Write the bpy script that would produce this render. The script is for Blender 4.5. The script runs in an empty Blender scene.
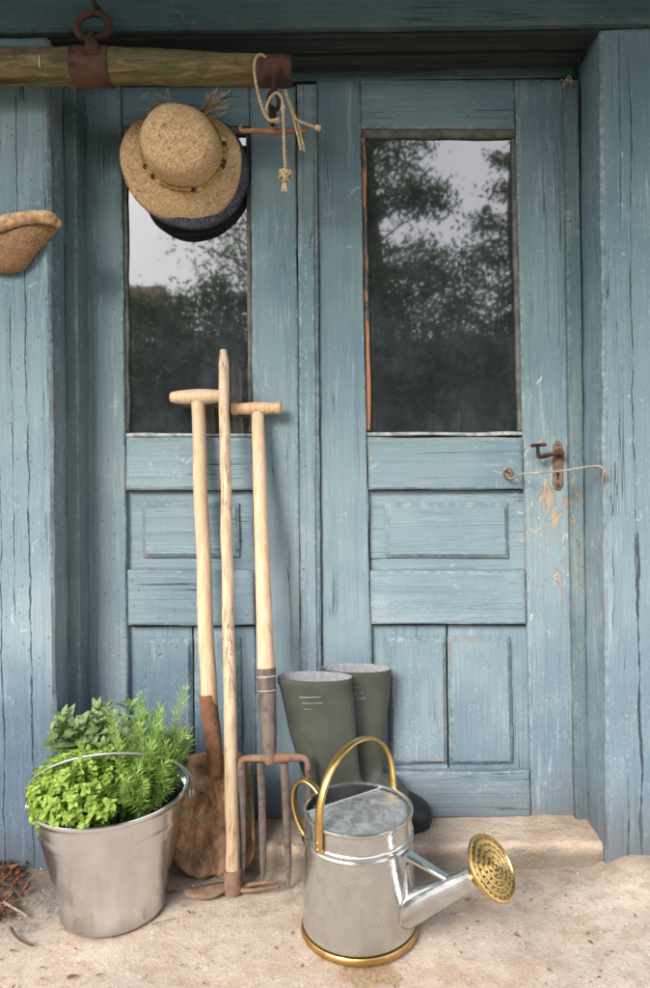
import bpy, bmesh, math, random
from mathutils import Vector, Matrix, noise as mnoise
random.seed(11)
PI = math.pi
scene = bpy.context.scene
col = scene.collection

# ------------------------------------------------------------------ camera model
F, CX, CY, D0, HC = 700.0, 345.0, 460.0, 1.63, 0.885
TH = math.radians(0.85)
CT, ST = math.cos(TH), math.sin(TH)

def at(px, py, y):
    d = y + D0
    dx, dy = px - CX, py - CY
    u, v = dx * CT - dy * ST, dx * ST + dy * CT
    return Vector((u / F * d, y, HC - v / F * d))

def gp(px, py, z=0.0):
    dx, dy = px - CX, py - CY
    u, v = dx * CT - dy * ST, dx * ST + dy * CT
    d = (HC - z) * F / v
    return Vector((u / F * d, d - D0, z))

# ------------------------------------------------------------------ node helpers
class NT:
    def __init__(self, name):
        self.m = bpy.data.materials.new(name)
        self.m.use_nodes = True
        self.t = self.m.node_tree
        self.t.nodes.clear()
        self.out = self.t.nodes.new('ShaderNodeOutputMaterial')
        self.b = self.t.nodes.new('ShaderNodeBsdfPrincipled')
        self.t.links.new(self.b.outputs[0], self.out.inputs[0])
    def new(self, ty, **kw):
        n = self.t.nodes.new(ty)
        for k, v in kw.items():
            setattr(n, k, v)
        return n
    def put(self, sock, v):
        if v is None:
            return
        if isinstance(v, bpy.types.NodeSocket):
            self.t.links.new(v, sock)
        else:
            if sock.type == 'RGBA' and len(v) == 3:
                v = (*v, 1)
            sock.default_value = v
    def pos(self):
        return self.new('ShaderNodeNewGeometry').outputs['Position']
    def obj(self):
        return self.new('ShaderNodeTexCoord').outputs['Object']
    def uv(self):
        return self.new('ShaderNodeTexCoord').outputs['UV']
    def rnd(self):
        return self.new('ShaderNodeObjectInfo').outputs['Random']
    def map(self, vec, scale=(1, 1, 1), loc=(0, 0, 0), rot=(0, 0, 0)):
        n = self.new('ShaderNodeMapping')
        self.put(n.inputs['Vector'], vec); self.put(n.inputs['Scale'], scale)
        self.put(n.inputs['Location'], loc); self.put(n.inputs['Rotation'], rot)
        return n.outputs[0]
    def noise(self, vec, scale=5, detail=4, rough=.55, dist=0.0):
        n = self.new('ShaderNodeTexNoise')
        self.put(n.inputs['Vector'], vec); self.put(n.inputs['Scale'], scale)
        self.put(n.inputs['Detail'], detail); self.put(n.inputs['Roughness'], rough)
        self.put(n.inputs['Distortion'], dist)
        return n.outputs[0]
    def voro(self, vec, scale, feature='F1', rand=1.0):
        n = self.new('ShaderNodeTexVoronoi', feature=feature)
        self.put(n.inputs['Vector'], vec); self.put(n.inputs['Scale'], scale); self.put(n.inputs['Randomness'], rand)
        return n
    def math(self, op, a, b=None, c=None, clamp=False):
        n = self.new('ShaderNodeMath', operation=op, use_clamp=clamp)
        self.put(n.inputs[0], a); self.put(n.inputs[1], b); self.put(n.inputs[2], c)
        return n.outputs[0]
    def step(self, v, a, b, lo=0.0, hi=1.0):
        n = self.new('ShaderNodeMapRange', interpolation_type='SMOOTHSTEP')
        self.put(n.inputs[0], v)
        if a <= b:
            vals = (a, b, lo, hi)
        else:
            vals = (b, a, hi, lo)
        for i, x in enumerate(vals):
            n.inputs[1 + i].default_value = x
        return n.outputs[0]
    def mix(self, f, a, b, blend='MIX'):
        n = self.new('ShaderNodeMix', data_type='RGBA', blend_type=blend)
        self.put(n.inputs[0], f); self.put(n.inputs[6], a); self.put(n.inputs[7], b)
        return n.outputs[2]
    def ramp(self, f, stops):
        n = self.new('ShaderNodeValToRGB')
        self.put(n.inputs[0], f)
        e = n.color_ramp.elements
        while len(e) < len(stops):
            e.new(0.5)
        for el, (p, c) in zip(e, stops):
            el.position = p
            el.color = (*c, 1) if len(c) == 3 else c
        return n.outputs[0]
    def xyz(self, vec):
        n = self.new('ShaderNodeSeparateXYZ'); self.put(n.inputs[0], vec)
        return n.outputs
    def add(self, a, b):
        n = self.new('ShaderNodeVectorMath', operation='ADD'); self.put(n.inputs[0], a); self.put(n.inputs[1], b)
        return n.outputs[0]
    def dist(self, a, b):
        n = self.new('ShaderNodeVectorMath', operation='DISTANCE'); self.put(n.inputs[0], a); self.put(n.inputs[1], b)
        return n.outputs['Value']
    def bump(self, h, strength=.5, dist=.002, normal=None):
        n = self.new('ShaderNodeBump')
        self.put(n.inputs['Strength'], strength); self.put(n.inputs['Distance'], dist); self.put(n.inputs['Height'], h)
        if normal is not None:
            self.put(n.inputs['Normal'], normal)
        return n.outputs[0]
    def done(self, color=None, rough=None, metal=None, normal=None, spec=None, **kw):
        self.put(self.b.inputs['Base Color'], color); self.put(self.b.inputs['Roughness'], rough)
        self.put(self.b.inputs['Metallic'], metal); self.put(self.b.inputs['Normal'], normal)
        self.put(self.b.inputs['Specular IOR Level'], spec)
        for k, v in kw.items():
            self.put(self.b.inputs[k.replace('_', ' ')], v)
        return self.m

# ------------------------------------------------------------------ materials
HANDLE = at(558, 468, 0.0)

def paint(name, vertical, cracks=(), chip=1.0, tint=(1, 1, 1), wear=0.0):
    t = NT(name)
    p = t.pos()
    r = t.rnd()
    comb = t.new('ShaderNodeCombineXYZ')
    t.put(comb.inputs[0], t.math('MULTIPLY', r, 17.3)); t.put(comb.inputs[1], t.math('MULTIPLY', r, 5.1)); t.put(comb.inputs[2], t.math('MULTIPLY', r, 29.7))
    q = t.add(p, comb.outputs[0])
    sv = (1, 1, .035) if vertical else (.035, 1, 1)
    sv2 = (1, 1, .10) if vertical else (.10, 1, 1)
    g = t.map(q, sv)
    g2 = t.map(q, sv2)
    fine = t.noise(g, 260, 3, .6, .3)
    mid = t.noise(g, 55, 4, .6, .6)
    crackn = t.noise(t.map(q, (1, 1, .016) if vertical else (.016, 1, 1)), 24, 3, .6, .25)
    big = t.noise(q, 3.2, 3, .55)
    patch = t.noise(g2, 26, 5, .65, .4)
    z = t.xyz(p)[2]
    x = t.xyz(p)[0]
    # worn paint: darker and greener high up on the boards, bluer and chalkier low down
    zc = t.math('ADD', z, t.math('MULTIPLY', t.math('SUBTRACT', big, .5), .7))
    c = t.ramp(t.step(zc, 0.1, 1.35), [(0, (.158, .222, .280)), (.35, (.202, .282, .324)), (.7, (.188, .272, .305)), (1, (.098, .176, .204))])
    c = t.mix(t.step(big, .38, .68), t.mix(.30, c, (.10, .17, .225)), t.mix(.18, c, (.40, .49, .53)))
    c = t.mix(t.math('MULTIPLY', t.step(mid, .50, .72), .45), c, (.10, .165, .20))
    c = t.mix(t.math('MULTIPLY', t.math('MULTIPLY', t.step(fine, .52, .75), t.step(t.noise(q, 8, 3, .6), .40, .62, .10, .45)), 1.0), c, (.38, .48, .53))
    # chalky worn patches
    ch = t.step(patch, .60, .72)
    c = t.mix(t.math('MULTIPLY', ch, .30), c, (.50, .55, .57))
    pit = t.noise(t.map(q, (1, 1, .4) if vertical else (.4, 1, 1)), 330, 3, .7)
    c = t.mix(t.math('MULTIPLY', t.step(pit, .60, .70), .45), c, (.06, .09, .11))
    c = t.mix(t.math('MULTIPLY', t.step(pit, .40, .30), .35), c, (.46, .53, .56))
    scf = t.math('MULTIPLY', t.math('GREATER_THAN', t.noise(t.map(q, (1, 1, 1), (9, 3, 2)), 20, 8, .78, .8), .615), t.step(t.noise(q, 3.5, 2, .5), .46, .60))
    c = t.mix(t.math('MULTIPLY', scf, .45), c, (.47, .53, .55))
    # fine checks along the grain
    gate = t.step(t.noise(q, 5.5, 2, .5), .49, .62)
    ck = t.math('SUBTRACT', 1.0, t.step(t.math('ABSOLUTE', t.math('SUBTRACT', crackn, .52)), .0012, .0040))
    ck = t.math('MULTIPLY', t.math('MULTIPLY', ck, gate), .85)
    # long drying cracks
    for (x0, z0, z1, w, amp, seed) in cracks:
        wob = t.math('MULTIPLY', t.math('SUBTRACT', t.noise(t.map(p, (0, 0, 1), (seed, seed * 2, 0)), 6, 6, .72), .5), amp)
        dx = t.math('ABSOLUTE', t.math('SUBTRACT', t.math('SUBTRACT', x, x0), wob))
        ww = t.math('MULTIPLY', t.step(t.noise(t.map(p, (0, 0, 1), (seed + 3, 0, 0)), 14, 3, .6), .36, .62, .12, 1.0), w)
        m = t.math('SUBTRACT', 1.0, t.math('DIVIDE', dx, ww), clamp=True)
        m = t.math('MULTIPLY', m, 2.2, clamp=True)
        m = t.math('MULTIPLY', m, t.math('MULTIPLY', t.step(z, z0, z0 + .04), t.step(z, z1, z1 - .04)))
        ck = t.math('MAXIMUM', ck, m)
    c = t.mix(t.math('MULTIPLY', ck, .85), c, (.025, .035, .045))
    # paint flaked off: pale primer and orange bare wood, worst round and below the lock
    dh = t.dist(t.map(p, (1.0, .3, .42), (0, 0, 0)), (HANDLE.x - .012, 0, (HANDLE.z - .14) * .42))
    near = t.step(dh, .20, .03)
    g3 = t.map(q, (1, 1, .30) if vertical else (.45, 1, 1))
    fl = t.noise(g3, 48, 7, .72, .9)
    fl2 = t.noise(t.map(g3, (1, 1, 1), (3, 7, 1)), 34, 7, .74, 1.2)
    thr = t.math('SUBTRACT', .725 - wear, t.math('MULTIPLY', near, .157))
    fm = t.math('GREATER_THAN', fl, thr)
    fm2 = t.math('GREATER_THAN', fl2, t.math('SUBTRACT', .705 - wear, t.math('MULTIPLY', near, .128)))
    c = t.mix(t.math('MULTIPLY', fm2, .75 * chip), c, (.52, .55, .54))
    bare = t.mix(t.noise(g, 90, 3), (.38, .215, .12), (.52, .40, .285))
    c = t.mix(t.math('MULTIPLY', fm, .85 * chip), c, bare)
    ea = t.new('ShaderNodeAttribute', attribute_name='edge').outputs['Fac']
    ew = t.math('GREATER_THAN', t.math('ADD', t.math('MULTIPLY', ea, .24), t.math('MULTIPLY', t.noise(q, 60, 6, .75), .9)), .70)
    c = t.mix(t.math('MULTIPLY', ew, .45 * chip), c, t.mix(t.step(big, .54, .62), (.40, .45, .46), (.42, .31, .21)))
    ed = t.step(t.math('ADD', t.math('MULTIPLY', ea, .5), t.math('MULTIPLY', t.noise(q, 18, 4, .7), .6)), .62, .85)
    c = t.mix(t.math('MULTIPLY', ed, .35), c, (.07, .10, .115))
    # splashes of pale mud, thickest by the ground
    v1 = t.voro(q, 150)
    wsp = t.math('MULTIPLY', t.math('SUBTRACT', t.noise(q, 420, 3, .7), .5), .9)
    clus = t.step(t.noise(t.map(q, (1, 1, 1), (2, 9, 4)), 7, 4, .7), .46, .60)
    sp = t.math('MULTIPLY', t.math('LESS_THAN', t.math('ADD', v1.outputs['Distance'], wsp), t.math('MULTIPLY', t.xyz(v1.outputs['Color'])[1], .34)),
                t.math('GREATER_THAN', t.xyz(v1.outputs['Color'])[0], t.step(z, .05, .80, .74, .99)))
    v2 = t.voro(t.map(q, (1, 1, 1), (4, 1, 9)), 320)
    sp2 = t.math('MULTIPLY', t.math('LESS_THAN', t.math('ADD', v2.outputs['Distance'], t.math('MULTIPLY', wsp, 1.2)), .30),
                 t.math('GREATER_THAN', t.xyz(v2.outputs['Color'])[0], t.step(z, .0, .70, .55, .985)))
    c = t.mix(t.math('MULTIPLY', t.math('MULTIPLY', t.math('MAXIMUM', sp, sp2), clus), .55), c, (.55, .56, .55))
    # damp grime at the very foot
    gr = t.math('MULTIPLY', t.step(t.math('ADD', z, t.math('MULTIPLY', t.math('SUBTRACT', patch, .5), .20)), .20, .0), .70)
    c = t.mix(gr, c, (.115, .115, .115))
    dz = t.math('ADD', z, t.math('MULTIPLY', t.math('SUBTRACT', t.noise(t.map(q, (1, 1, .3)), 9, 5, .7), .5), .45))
    damp_shade = t.math('MULTIPLY', t.math('MULTIPLY', t.step(x, .02, -.58), t.step(dz, .58, .14)), .62)  # shade and damp at the lower left, both put into the paint colour
    c = t.mix(damp_shade, c, t.mix(1.0, c, (.34, .42, .55), 'MULTIPLY'))
    # small dark fly specks
    v3 = t.voro(t.map(q, (1, 1, .7), (8, 2, 5)), 70)
    sp3 = t.math('MULTIPLY', t.math('LESS_THAN', v3.outputs['Distance'], .13), t.math('GREATER_THAN', t.xyz(v3.outputs['Color'])[1], .86))
    c = t.mix(t.math('MULTIPLY', sp3, .7), c, (.03, .04, .05))
    c = t.mix(1.0, c, t.mix(r, (.86, .88, .90), (1.10, 1.08, 1.07)), 'MULTIPLY')
    c = t.mix(1.0, c, tint, 'MULTIPLY')
    h = t.math('ADD', t.math('MULTIPLY', fine, .35), t.math('MULTIPLY', mid, .9))
    h = t.math('SUBTRACT', h, t.math('MULTIPLY', ck, 1.6))
    h = t.math('SUBTRACT', h, t.math('MULTIPLY', t.math('MAXIMUM', fm, fm2), 1.1))
    return t.done(c, t.step(mid, .3, .7, .50, .72), 0, t.bump(h, .9, .0026), .35)

LP = lambda px, py: at(px, py, -.135).x
post_cracks = [
    (LP(31, 650), -.05, .98, .0026, .022, 1.0), (LP(17, 180), 1.28, 1.70, .0017, .016, 2.2), (LP(12, 420), .55, 1.25, .0014, .020, 3.1),
    (LP(25, 300), .98, 1.34, .0020, .018, 7.5), (LP(44, 130), 1.40, 1.72, .0014, .03, 4.6), (LP(2, 640), .0, .9, .0018, .02, 9.3),
    (LP(633, 350), .55, 1.72, .0018, .024, 5.2), (LP(640, 700), -.05, .75, .0034, .022, 6.4), (LP(620, 140), 1.35, 1.80, .0014, .012, 8.8),
    (LP(628, 780), -.05, .22, .0026, .012, 11.2), (LP(613, 560), .5, .95, .0010, .02, 12.9)]
M = {}
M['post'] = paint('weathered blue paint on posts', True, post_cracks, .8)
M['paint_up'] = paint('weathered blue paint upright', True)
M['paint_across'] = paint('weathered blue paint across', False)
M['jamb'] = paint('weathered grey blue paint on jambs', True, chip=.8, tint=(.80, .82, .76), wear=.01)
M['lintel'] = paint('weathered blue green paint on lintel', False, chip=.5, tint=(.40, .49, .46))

def old_wood(name, base, dark, scale=1.0, axis=0, rough=.8):
    t = NT(name)
    s = [1, 1, 1]; s[axis] = .06
    g = t.map(t.pos(), tuple(s))
    n = t.noise(g, 60 * scale, 5, .65, .8)
    n2 = t.noise(t.pos(), 9, 3)
    c = t.mix(t.step(n, .35, .68), dark, base)
    c = t.mix(t.math('MULTIPLY', t.step(n2, .45, .65), .5), c, tuple(x * .55 for x in base))
    return t.done(c, rough, 0, t.bump(n, .7, .003), .25)
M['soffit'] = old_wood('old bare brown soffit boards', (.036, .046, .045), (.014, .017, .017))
M['eave'] = old_wood('grey eave boards', (.10, .085, .07), (.05, .04, .035), axis=1)

def yoke_mat():
    t = NT('old mossy swingletree wood')
    o = t.obj()
    g = t.map(o, (.12, 1, 1))
    n = t.noise(g, 70, 5, .65, 1.0)
    b = t.noise(t.map(o, (.5, 1, 1)), 16, 5, .65)
    c = t.ramp(n, [(.25, (.030, .022, .012)), (.48, (.12, .090, .045)), (.62, (.22, .17, .085)), (.8, (.30, .24, .14))])
    zz = t.xyz(o)[2]
    c = t.mix(t.math('MULTIPLY', t.step(b, .46, .62), .65), c, (.075, .095, .030))
    c = t.mix(t.math('MULTIPLY', t.step(t.noise(o, 30, 4, .6), .55, .70), .55), c, (.045, .035, .022))
    return t.done(c, .78, 0, t.bump(n, .8, .004), .25)
M['yoke'] = yoke_mat()

def rust(name, light=(.30, .145, .075), dark=(.070, .032, .022), scale=40, grey=0.0, rough=.78):
    t = NT(name)
    o = t.obj()
    n = t.noise(o, scale, 6, .7, .3)
    b = t.noise(o, scale * .25, 4, .6)
    f = t.noise(o, scale * 6, 3, .6)
    c = t.ramp(n, [(.28, dark), (.5, tuple(.55 * a + .45 * d for a, d in zip(light, dark))), (.70, light)])
    c = t.mix(t.math('MULTIPLY', t.step(b, .42, .62), .5), c, (.16, .075, .045))
    if grey:
        c = t.mix(t.math('MULTIPLY', t.step(b, .40, .58), grey), c, (.20, .185, .18))
    return t.done(c, rough, .12, t.bump(t.math('ADD', n, t.math('MULTIPLY', f, .5)), .5, .0015), .3)
M['rust'] = rust('rusted iron', (.42, .215, .115), (.11, .050, .032))
M['rust_dark'] = rust('dark rusted iron', (.058, .032, .027), (.014, .010, .010))
M['rust_orange'] = rust('orange rusted iron', (.33, .215, .145), (.09, .055, .042), 55)
M['rust_grey'] = rust('grey worn iron with rust', (.18, .145, .125), (.055, .042, .038), 60, .35, .6)
M['wire'] = rust('weathered steel rod', (.58, .53, .47), (.28, .22, .17), 70, .3, .5)

def spade_mat():
    t = NT('rusty spade steel with green paint traces')
    o = t.obj()
    n = t.noise(t.map(o, (1, 1, .45)), 38, 8, .80, .5)
    b = t.noise(o, 9, 4, .6)
    z = t.xyz(o)[2]
    c = t.ramp(n, [(.38, (.075, .042, .030)), (.46, (.20, .105, .060)), (.54, (.36, .195, .105)), (.63, (.56, .38, .24))])
    c = t.mix(t.math('MULTIPLY', t.step(z, .14, .03), .45), c, t.mix(n, (.055, .038, .030), (.19, .11, .07)))
    gm = t.math('MULTIPLY', t.step(t.math('ADD', b, t.math('MULTIPLY', n, .5)), .72, .82), t.math('MULTIPLY', t.step(z, .10, .14), t.step(z, .26, .20)))
    c = t.mix(t.math('MULTIPLY', gm, .8), c, (.14, .24, .11))
    return t.done(c, .62, .2, t.bump(n, .5, .002), .35)
M['spade'] = spade_mat()

def handle_wood(name, pale, mid, dark, crack=.0):
    t = NT(name)
    o = t.obj()
    g = t.map(o, (1, 1, .05))
    n = t.noise(g, 170, 4, .6, .5)
    b = t.noise(t.map(o, (1, 1, .25)), 18, 4, .6)
    c = t.ramp(n, [(.36, mid), (.58, pale)])
    c = t.mix(t.math('MULTIPLY', t.step(b, .48, .70), .5), c, mid)
    z = t.xyz(o)[2]
    c = t.mix(t.math('MULTIPLY', t.step(t.noise(t.map(o, (1, 1, .3)), 60, 5, .7), .56, .70), .50), c, dark)
    c = t.mix(t.step(z, .42, .15, 0, .5), c, t.mix(b, dark, mid))
    h = n
    if crack:
        k = t.noise(t.map(o, (1, 1, .035)), 75, 3, .6, .9)
        m = t.math('SUBTRACT', 1.0, t.step(t.math('ABSOLUTE', t.math('SUBTRACT', k, .5)), .006, .03))
        m = t.math('MULTIPLY', m, t.step(t.noise(o, 7, 2), .40, .55))
        c = t.mix(t.math('MULTIPLY', m, crack), c, (.20, .10, .05))
        h = t.math('SUBTRACT', n, t.math('MULTIPLY', m, 1.5))
    return t.done(c, .52, 0, t.bump(h, .35, .0012), .35)
M['ash'] = handle_wood('pale smooth ash handle', (.66, .495, .34), (.53, .375, .235), (.27, .165, .09))
M['ash_grip'] = handle_wood('warm beech grip', (.62, .43, .265), (.47, .295, .155), (.30, .17, .085))
M['hoe_wood'] = handle_wood('cracked pale hoe pole', (.64, .50, .36), (.47, .34, .215), (.22, .14, .08), .95)

def metal(name, kind):
    t = NT(name)
    o = t.obj()
    if kind == 'can':
        v = t.voro(o, 62)
        sp = t.xyz(v.outputs['Color'])[0]
        n = t.noise(o, 26, 7, .72, .2)
        b = t.noise(o, 7, 4, .6)
        c = t.mix(sp, (.52, .535, .525), (.58, .595, .585))
        c = t.mix(t.math('MULTIPLY', t.step(n, .50, .74), .30), c, (.36, .35, .32))
        c = t.mix(t.math('MULTIPLY', t.step(b, .5, .66), .3), c, (.40, .385, .35))
        r = t.math('ADD', t.step(n, .35, .7, .13, .27), t.math('MULTIPLY', sp, .07))
        return t.done(c, r, .92, t.bump(n, .05, .002))
    if kind == 'lid':
        n = t.noise(o, 60, 6, .72, .6)
        b = t.noise(o, 14, 4, .6)
        c = t.mix(t.step(n, .35, .68), (.46, .48, .50), (.74, .76, .78))
        c = t.mix(t.math('MULTIPLY', t.step(b, .50, .66), .35), c, (.42, .45, .50))
        return t.done(c, t.step(n, .3, .7, .42, .60), .85, t.bump(n, .06, .002))
    if kind == 'bucket':
        u = t.uv()
        n = t.noise(t.map(u, (3, 140, 1)), 4, 4, .6)
        b = t.noise(o, 9, 4, .6)
        c = t.mix(t.step(b, .35, .7), (.66, .69, .72), (.76, .785, .81))
        c = t.mix(t.math('MULTIPLY', t.step(t.math('ADD', t.xyz(o)[2], t.math('MULTIPLY', t.math('SUBTRACT', b, .5), .1)), .05, .0), .55), c, (.34, .30, .26))
        return t.done(c, t.math('ADD', t.math('MULTIPLY', n, .10), t.step(b, .3, .7, .13, .20)), 1.0, t.bump(n, .03, .001), Anisotropic=.35)
    if kind == 'brass':
        n = t.noise(o, 40, 5, .65)
        c = t.mix(t.step(n, .40, .70), (.70, .48, .19), (.46, .29, .10))
        return t.done(c, t.step(n, .3, .7, .26, .42), 1.0, t.bump(n, .06, .001))
    if kind == 'bronze':
        n = t.noise(o, 40, 5, .65)
        return t.done(t.mix(t.step(n, .40, .70), (.58, .36, .14), (.34, .20, .075)), t.step(n, .3, .7, .28, .45), 1.0, t.bump(n, .06, .001))
    if kind == 'zinc':
        n = t.noise(o, 50, 4)
        return t.done(t.mix(n, (.36, .36, .35), (.52, .52, .50)), .45, .9)
M['can'] = metal('galvanised steel with dull blotches', 'can')
M['lid'] = metal('scratched bluish galvanised lid', 'lid')
M['bucket'] = metal('brushed warm grey bucket steel', 'bucket')
M['brass'] = metal('polished aged brass', 'brass')
M['bronze'] = metal('dull bronze', 'bronze')
M['zinc'] = metal('plain zinc wire', 'zinc')

def straw(name, a, b, c2, su=150, sv=26, rough=.75):
    t = NT(name)
    u = t.uv()
    def wv(rot, sc):
        w = t.new('ShaderNodeTexWave', wave_type='BANDS', bands_direction='X')
        t.put(w.inputs['Vector'], t.map(t.obj(), (1, 1, 1), (0, 0, 0), rot)); t.put(w.inputs['Scale'], sc)
        t.put(w.inputs['Distortion'], 2.2); t.put(w.inputs['Detail'], 2); t.put(w.inputs['Detail Scale'], 2.0)
        return w.outputs['Fac']
    w1 = t.noise(t.map(t.map(t.obj(), (1, 1, 1), (0, 0, 0), (0, .70, 0)), (su * 4.2, su * 2, su * .55)), 1, 2, .6)
    w2 = t.noise(t.map(t.map(t.obj(), (1, 1, 1), (0, 0, 0), (0, -.85, 0)), (su * 4.2, su * 2, su * .55)), 1, 2, .6)
    ck = t.math('MAXIMUM', w1, w2)
    n = t.noise(t.obj(), 420, 3, .7)
    bl = t.noise(t.obj(), 14, 4, .6)
    f = t.math('ADD', t.math('MULTIPLY', ck, .75), t.math('MULTIPLY', n, .25))
    c = t.ramp(f, [(.40, c2), (.50, b), (.60, a)])
    c = t.mix(t.math('MULTIPLY', t.step(bl, .45, .68), .35), c, b)
    return t.done(c, rough, 0, t.bump(t.math('ADD', f, ck), .6, .0016), .3)
M['straw'] = straw('tan woven straw', (.74, .55, .33), (.46, .30, .15), (.11, .06, .025))
M['black_straw'] = straw('black woven straw', (.12, .135, .19), (.020, .023, .034), (.004,   .004, .006), 140, rough=.4)

def simple(name, c1, c2, scale=20, rough=.7, metal_=0, bump=.3, detail=4, dist=.002, spec=.3, **kw):
    t = NT(name)
    n = t.noise(t.obj(), scale, detail, .6)
    return t.done(t.mix(t.step(n, .32, .68), c1, c2), rough, metal_, t.bump(n, bump, dist), spec, **kw)
M['band'] = simple('braided yellow hat cord', (.50, .36, .11), (.30, .20, .06), 90, .6)
M['straw_bit'] = simple('frayed straw ends', (.66, .50, .28), (.48, .33, .16), 90, .7)
M['bead'] = simple('dark wooden bead', (.03, .02, .015), (.07, .045, .03), 60, .4)
M['bead_pale'] = simple('pale wooden bead', (.62, .47, .22), (.50, .35, .14), 60, .4)
M['twine'] = simple('pale hemp twine', (.52, .41, .26), (.34, .25, .14), 240, .85, bump=.8, dist=.001)
M['cap_weave'] = straw('coarse brown weave', (.36, .225, .12), (.22, .13, .066), (.10, .055, .028), 120, rough=.9)
M['suede'] = simple('worn tan suede', (.15, .088, .046), (.31, .19, .105), 75, .9, bump=.9, detail=7, Sheen_Weight=.25)
M['suede_rim'] = simple('rubbed pale suede rim', (.30, .175, .085), (.62, .43, .26), 65, .85, bump=.9, detail=7)
M['rubber'] = simple('olive green boot rubber', (.042, .047, .039), (.070, .075, .062), 9, .30, bump=.08, spec=.5)
M['rubber_line'] = simple('pale moulded boot stripe', (.15, .16, .14), (.20, .21, .185), 40, .5)
M['lining'] = simple('light grey boot lining', (.19, .20, .21), (.27, .28, .29), 120, .9)
M['sole'] = simple('black rubber sole', (.012, .013, .015), (.022, .023, .025), 40, .5)
M['inner'] = simple('dull dark oxidised zinc', (.045, .05, .055), (.09, .095, .105), 12, .5, .5, .1)  # shade inside the can is put into this dark colour
M['soil'] = simple('dark potting soil', (.012, .008, .006), (.045, .030, .020), 120, .95, bump=1, dist=.006)
M['bark'] = simple('grey brown bark', (.05, .04, .03), (.11, .09, .07), 14, .9, bump=1, dist=.02)
M['plaster'] = simple('grey plaster', (.30, .29, .27), (.38, .37, .34), 3, .9)
M['tile'] = simple('red clay roof tiles', (.17, .070, .050), (.25, .11, .08), 3, .8)
M['dry_leaf'] = simple('dry brown leaf', (.16, .070, .030), (.34, .17, .075), 25, .8)
M['litter'] = simple('dark rotted litter', (.060, .028, .017), (.18, .080, .042), 40, .9)
M['twig'] = simple('dry twig bark', (.16, .105, .065), (.36, .26, .16), 60, .85)
M['dark_twig'] = simple('dark root bark', (.045, .028, .020), (.10, .065, .045), 60, .85)
M['grit'] = simple('pale grit', (.26, .21, .17), (.56, .47, .39), 30, .9)
def bare():
    t = NT('patchy bare orange brown glazing bead'); p = t.pos()
    n = t.noise(t.map(p, (1, 1, .3)), 30, 5, .7)
    return t.done(t.mix(t.step(n, .50, .56), t.mix(t.noise(p, 80, 3), (.34, .14, .075), (.46, .24, .15)), (.08, .095, .095)), .8, 0, t.bump(n, .6, .002), .25)
M['bare_bead'] = bare()
M['putty'] = simple('cracked dirty white putty', (.50, .51, .48), (.20, .24, .25), 60, .8, bump=.9, detail=6)
M['putty_dark'] = simple('dark weathered putty', (.075, .085, .080), (.16, .165, .15), 40, .85, bump=.8, detail=6)

def leaf(name, a, b, rib=True, trans=.25, rough=.45):
    t = NT(name)
    n = t.noise(t.obj(), 34, 4, .65)
    r = t.noise(t.obj(), 85, 2, .5)
    c = t.mix(t.step(n, .36, .64), a, b)
    c = t.mix(t.math('MULTIPLY', t.step(r, .45, .68), .45), c, (b[0] * 1.6, b[1] * 1.3, b[2] * 1.2))
    c = t.mix(t.math('MULTIPLY', t.step(t.noise(t.map(t.obj(), (1, 1, 1), (4, 4, 4)), 60, 3, .6), .56, .68), .55), c, tuple(x * .45 for x in a))
    b_ = t.b
    t.put(b_.inputs['Base Color'], c); t.put(b_.inputs['Roughness'], rough); t.put(b_.inputs['Specular IOR Level'], .3)
    tr = t.new('ShaderNodeBsdfTranslucent'); t.put(tr.inputs['Color'], t.mix(.5, c, (.30, .45, .05)))
    mx = t.new('ShaderNodeMixShader'); t.put(mx.inputs[0], trans)
    t.t.links.new(b_.outputs[0], mx.inputs[1]); t.t.links.new(tr.outputs[0], mx.inputs[2])
    t.t.links.new(mx.outputs[0], t.out.inputs[0])
    return t.m
M['oregano'] = leaf('lime green oregano leaf', (.20, .36, .060), (.42, .58, .130), trans=.35)
M['sage'] = leaf('grey green sage leaf', (.12, .22, .085), (.27, .38, .18), trans=.2, rough=.6)
M['rosemary'] = leaf('deep green rosemary needle', (.14, .28, .060), (.34, .52, .14), trans=.2)
M['stem'] = simple('green herb stem', (.16, .24, .06), (.22, .30, .10), 30, .6)
M['tree_leaf'] = leaf('mid green tree leaf', (.060, .100, .035), (.100, .150, .055), trans=.2)
M['tree_leaf_dark'] = leaf('dark green tree leaf', (.062, .105, .045), (.100, .145, .070), trans=.15)

def glass_mat():
    t = NT('dusty old window glass')
    p = t.pos()
    b = t.b
    wob = t.noise(t.map(p, (1, 1, .6)), 5, 2, .5)
    nrm = t.bump(wob, .10, .004)
    t.put(b.inputs['Base Color'], (.006, .008, .010)); t.put(b.inputs['Roughness'], .028)
    t.put(b.inputs['IOR'], 2.9); t.put(b.inputs['Normal'], nrm)
    d = t.new('ShaderNodeBsdfDiffuse'); t.put(d.inputs['Color'], (.30, .34, .40))
    streak = t.noise(t.map(p, (1, 1, .12)), 70, 4, .6)
    cloud = t.noise(p, 9, 5, .65)
    spk = t.voro(p, 210)
    f = t.math('MULTIPLY', t.step(cloud, .35, .75), t.step(streak, .3, .75, .35, 1.0))
    f = t.math('MULTIPLY_ADD', f, .11, .028)
    sk = t.math('MULTIPLY', t.math('LESS_THAN', spk.outputs['Distance'], .20), t.math('GREATER_THAN', t.xyz(spk.outputs['Color'])[0], .86))
    f = t.math('ADD', f, t.math('MULTIPLY', sk, .22))
    mx = t.new('ShaderNodeMixShader'); t.put(mx.inputs[0], f)
    t.t.links.new(b.outputs[0], mx.inputs[1]); t.t.links.new(d.outputs[0], mx.inputs[2])
    t.t.links.new(mx.outputs[0], t.out.inputs[0])
    return t.m
M['glass'] = glass_mat()

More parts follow.
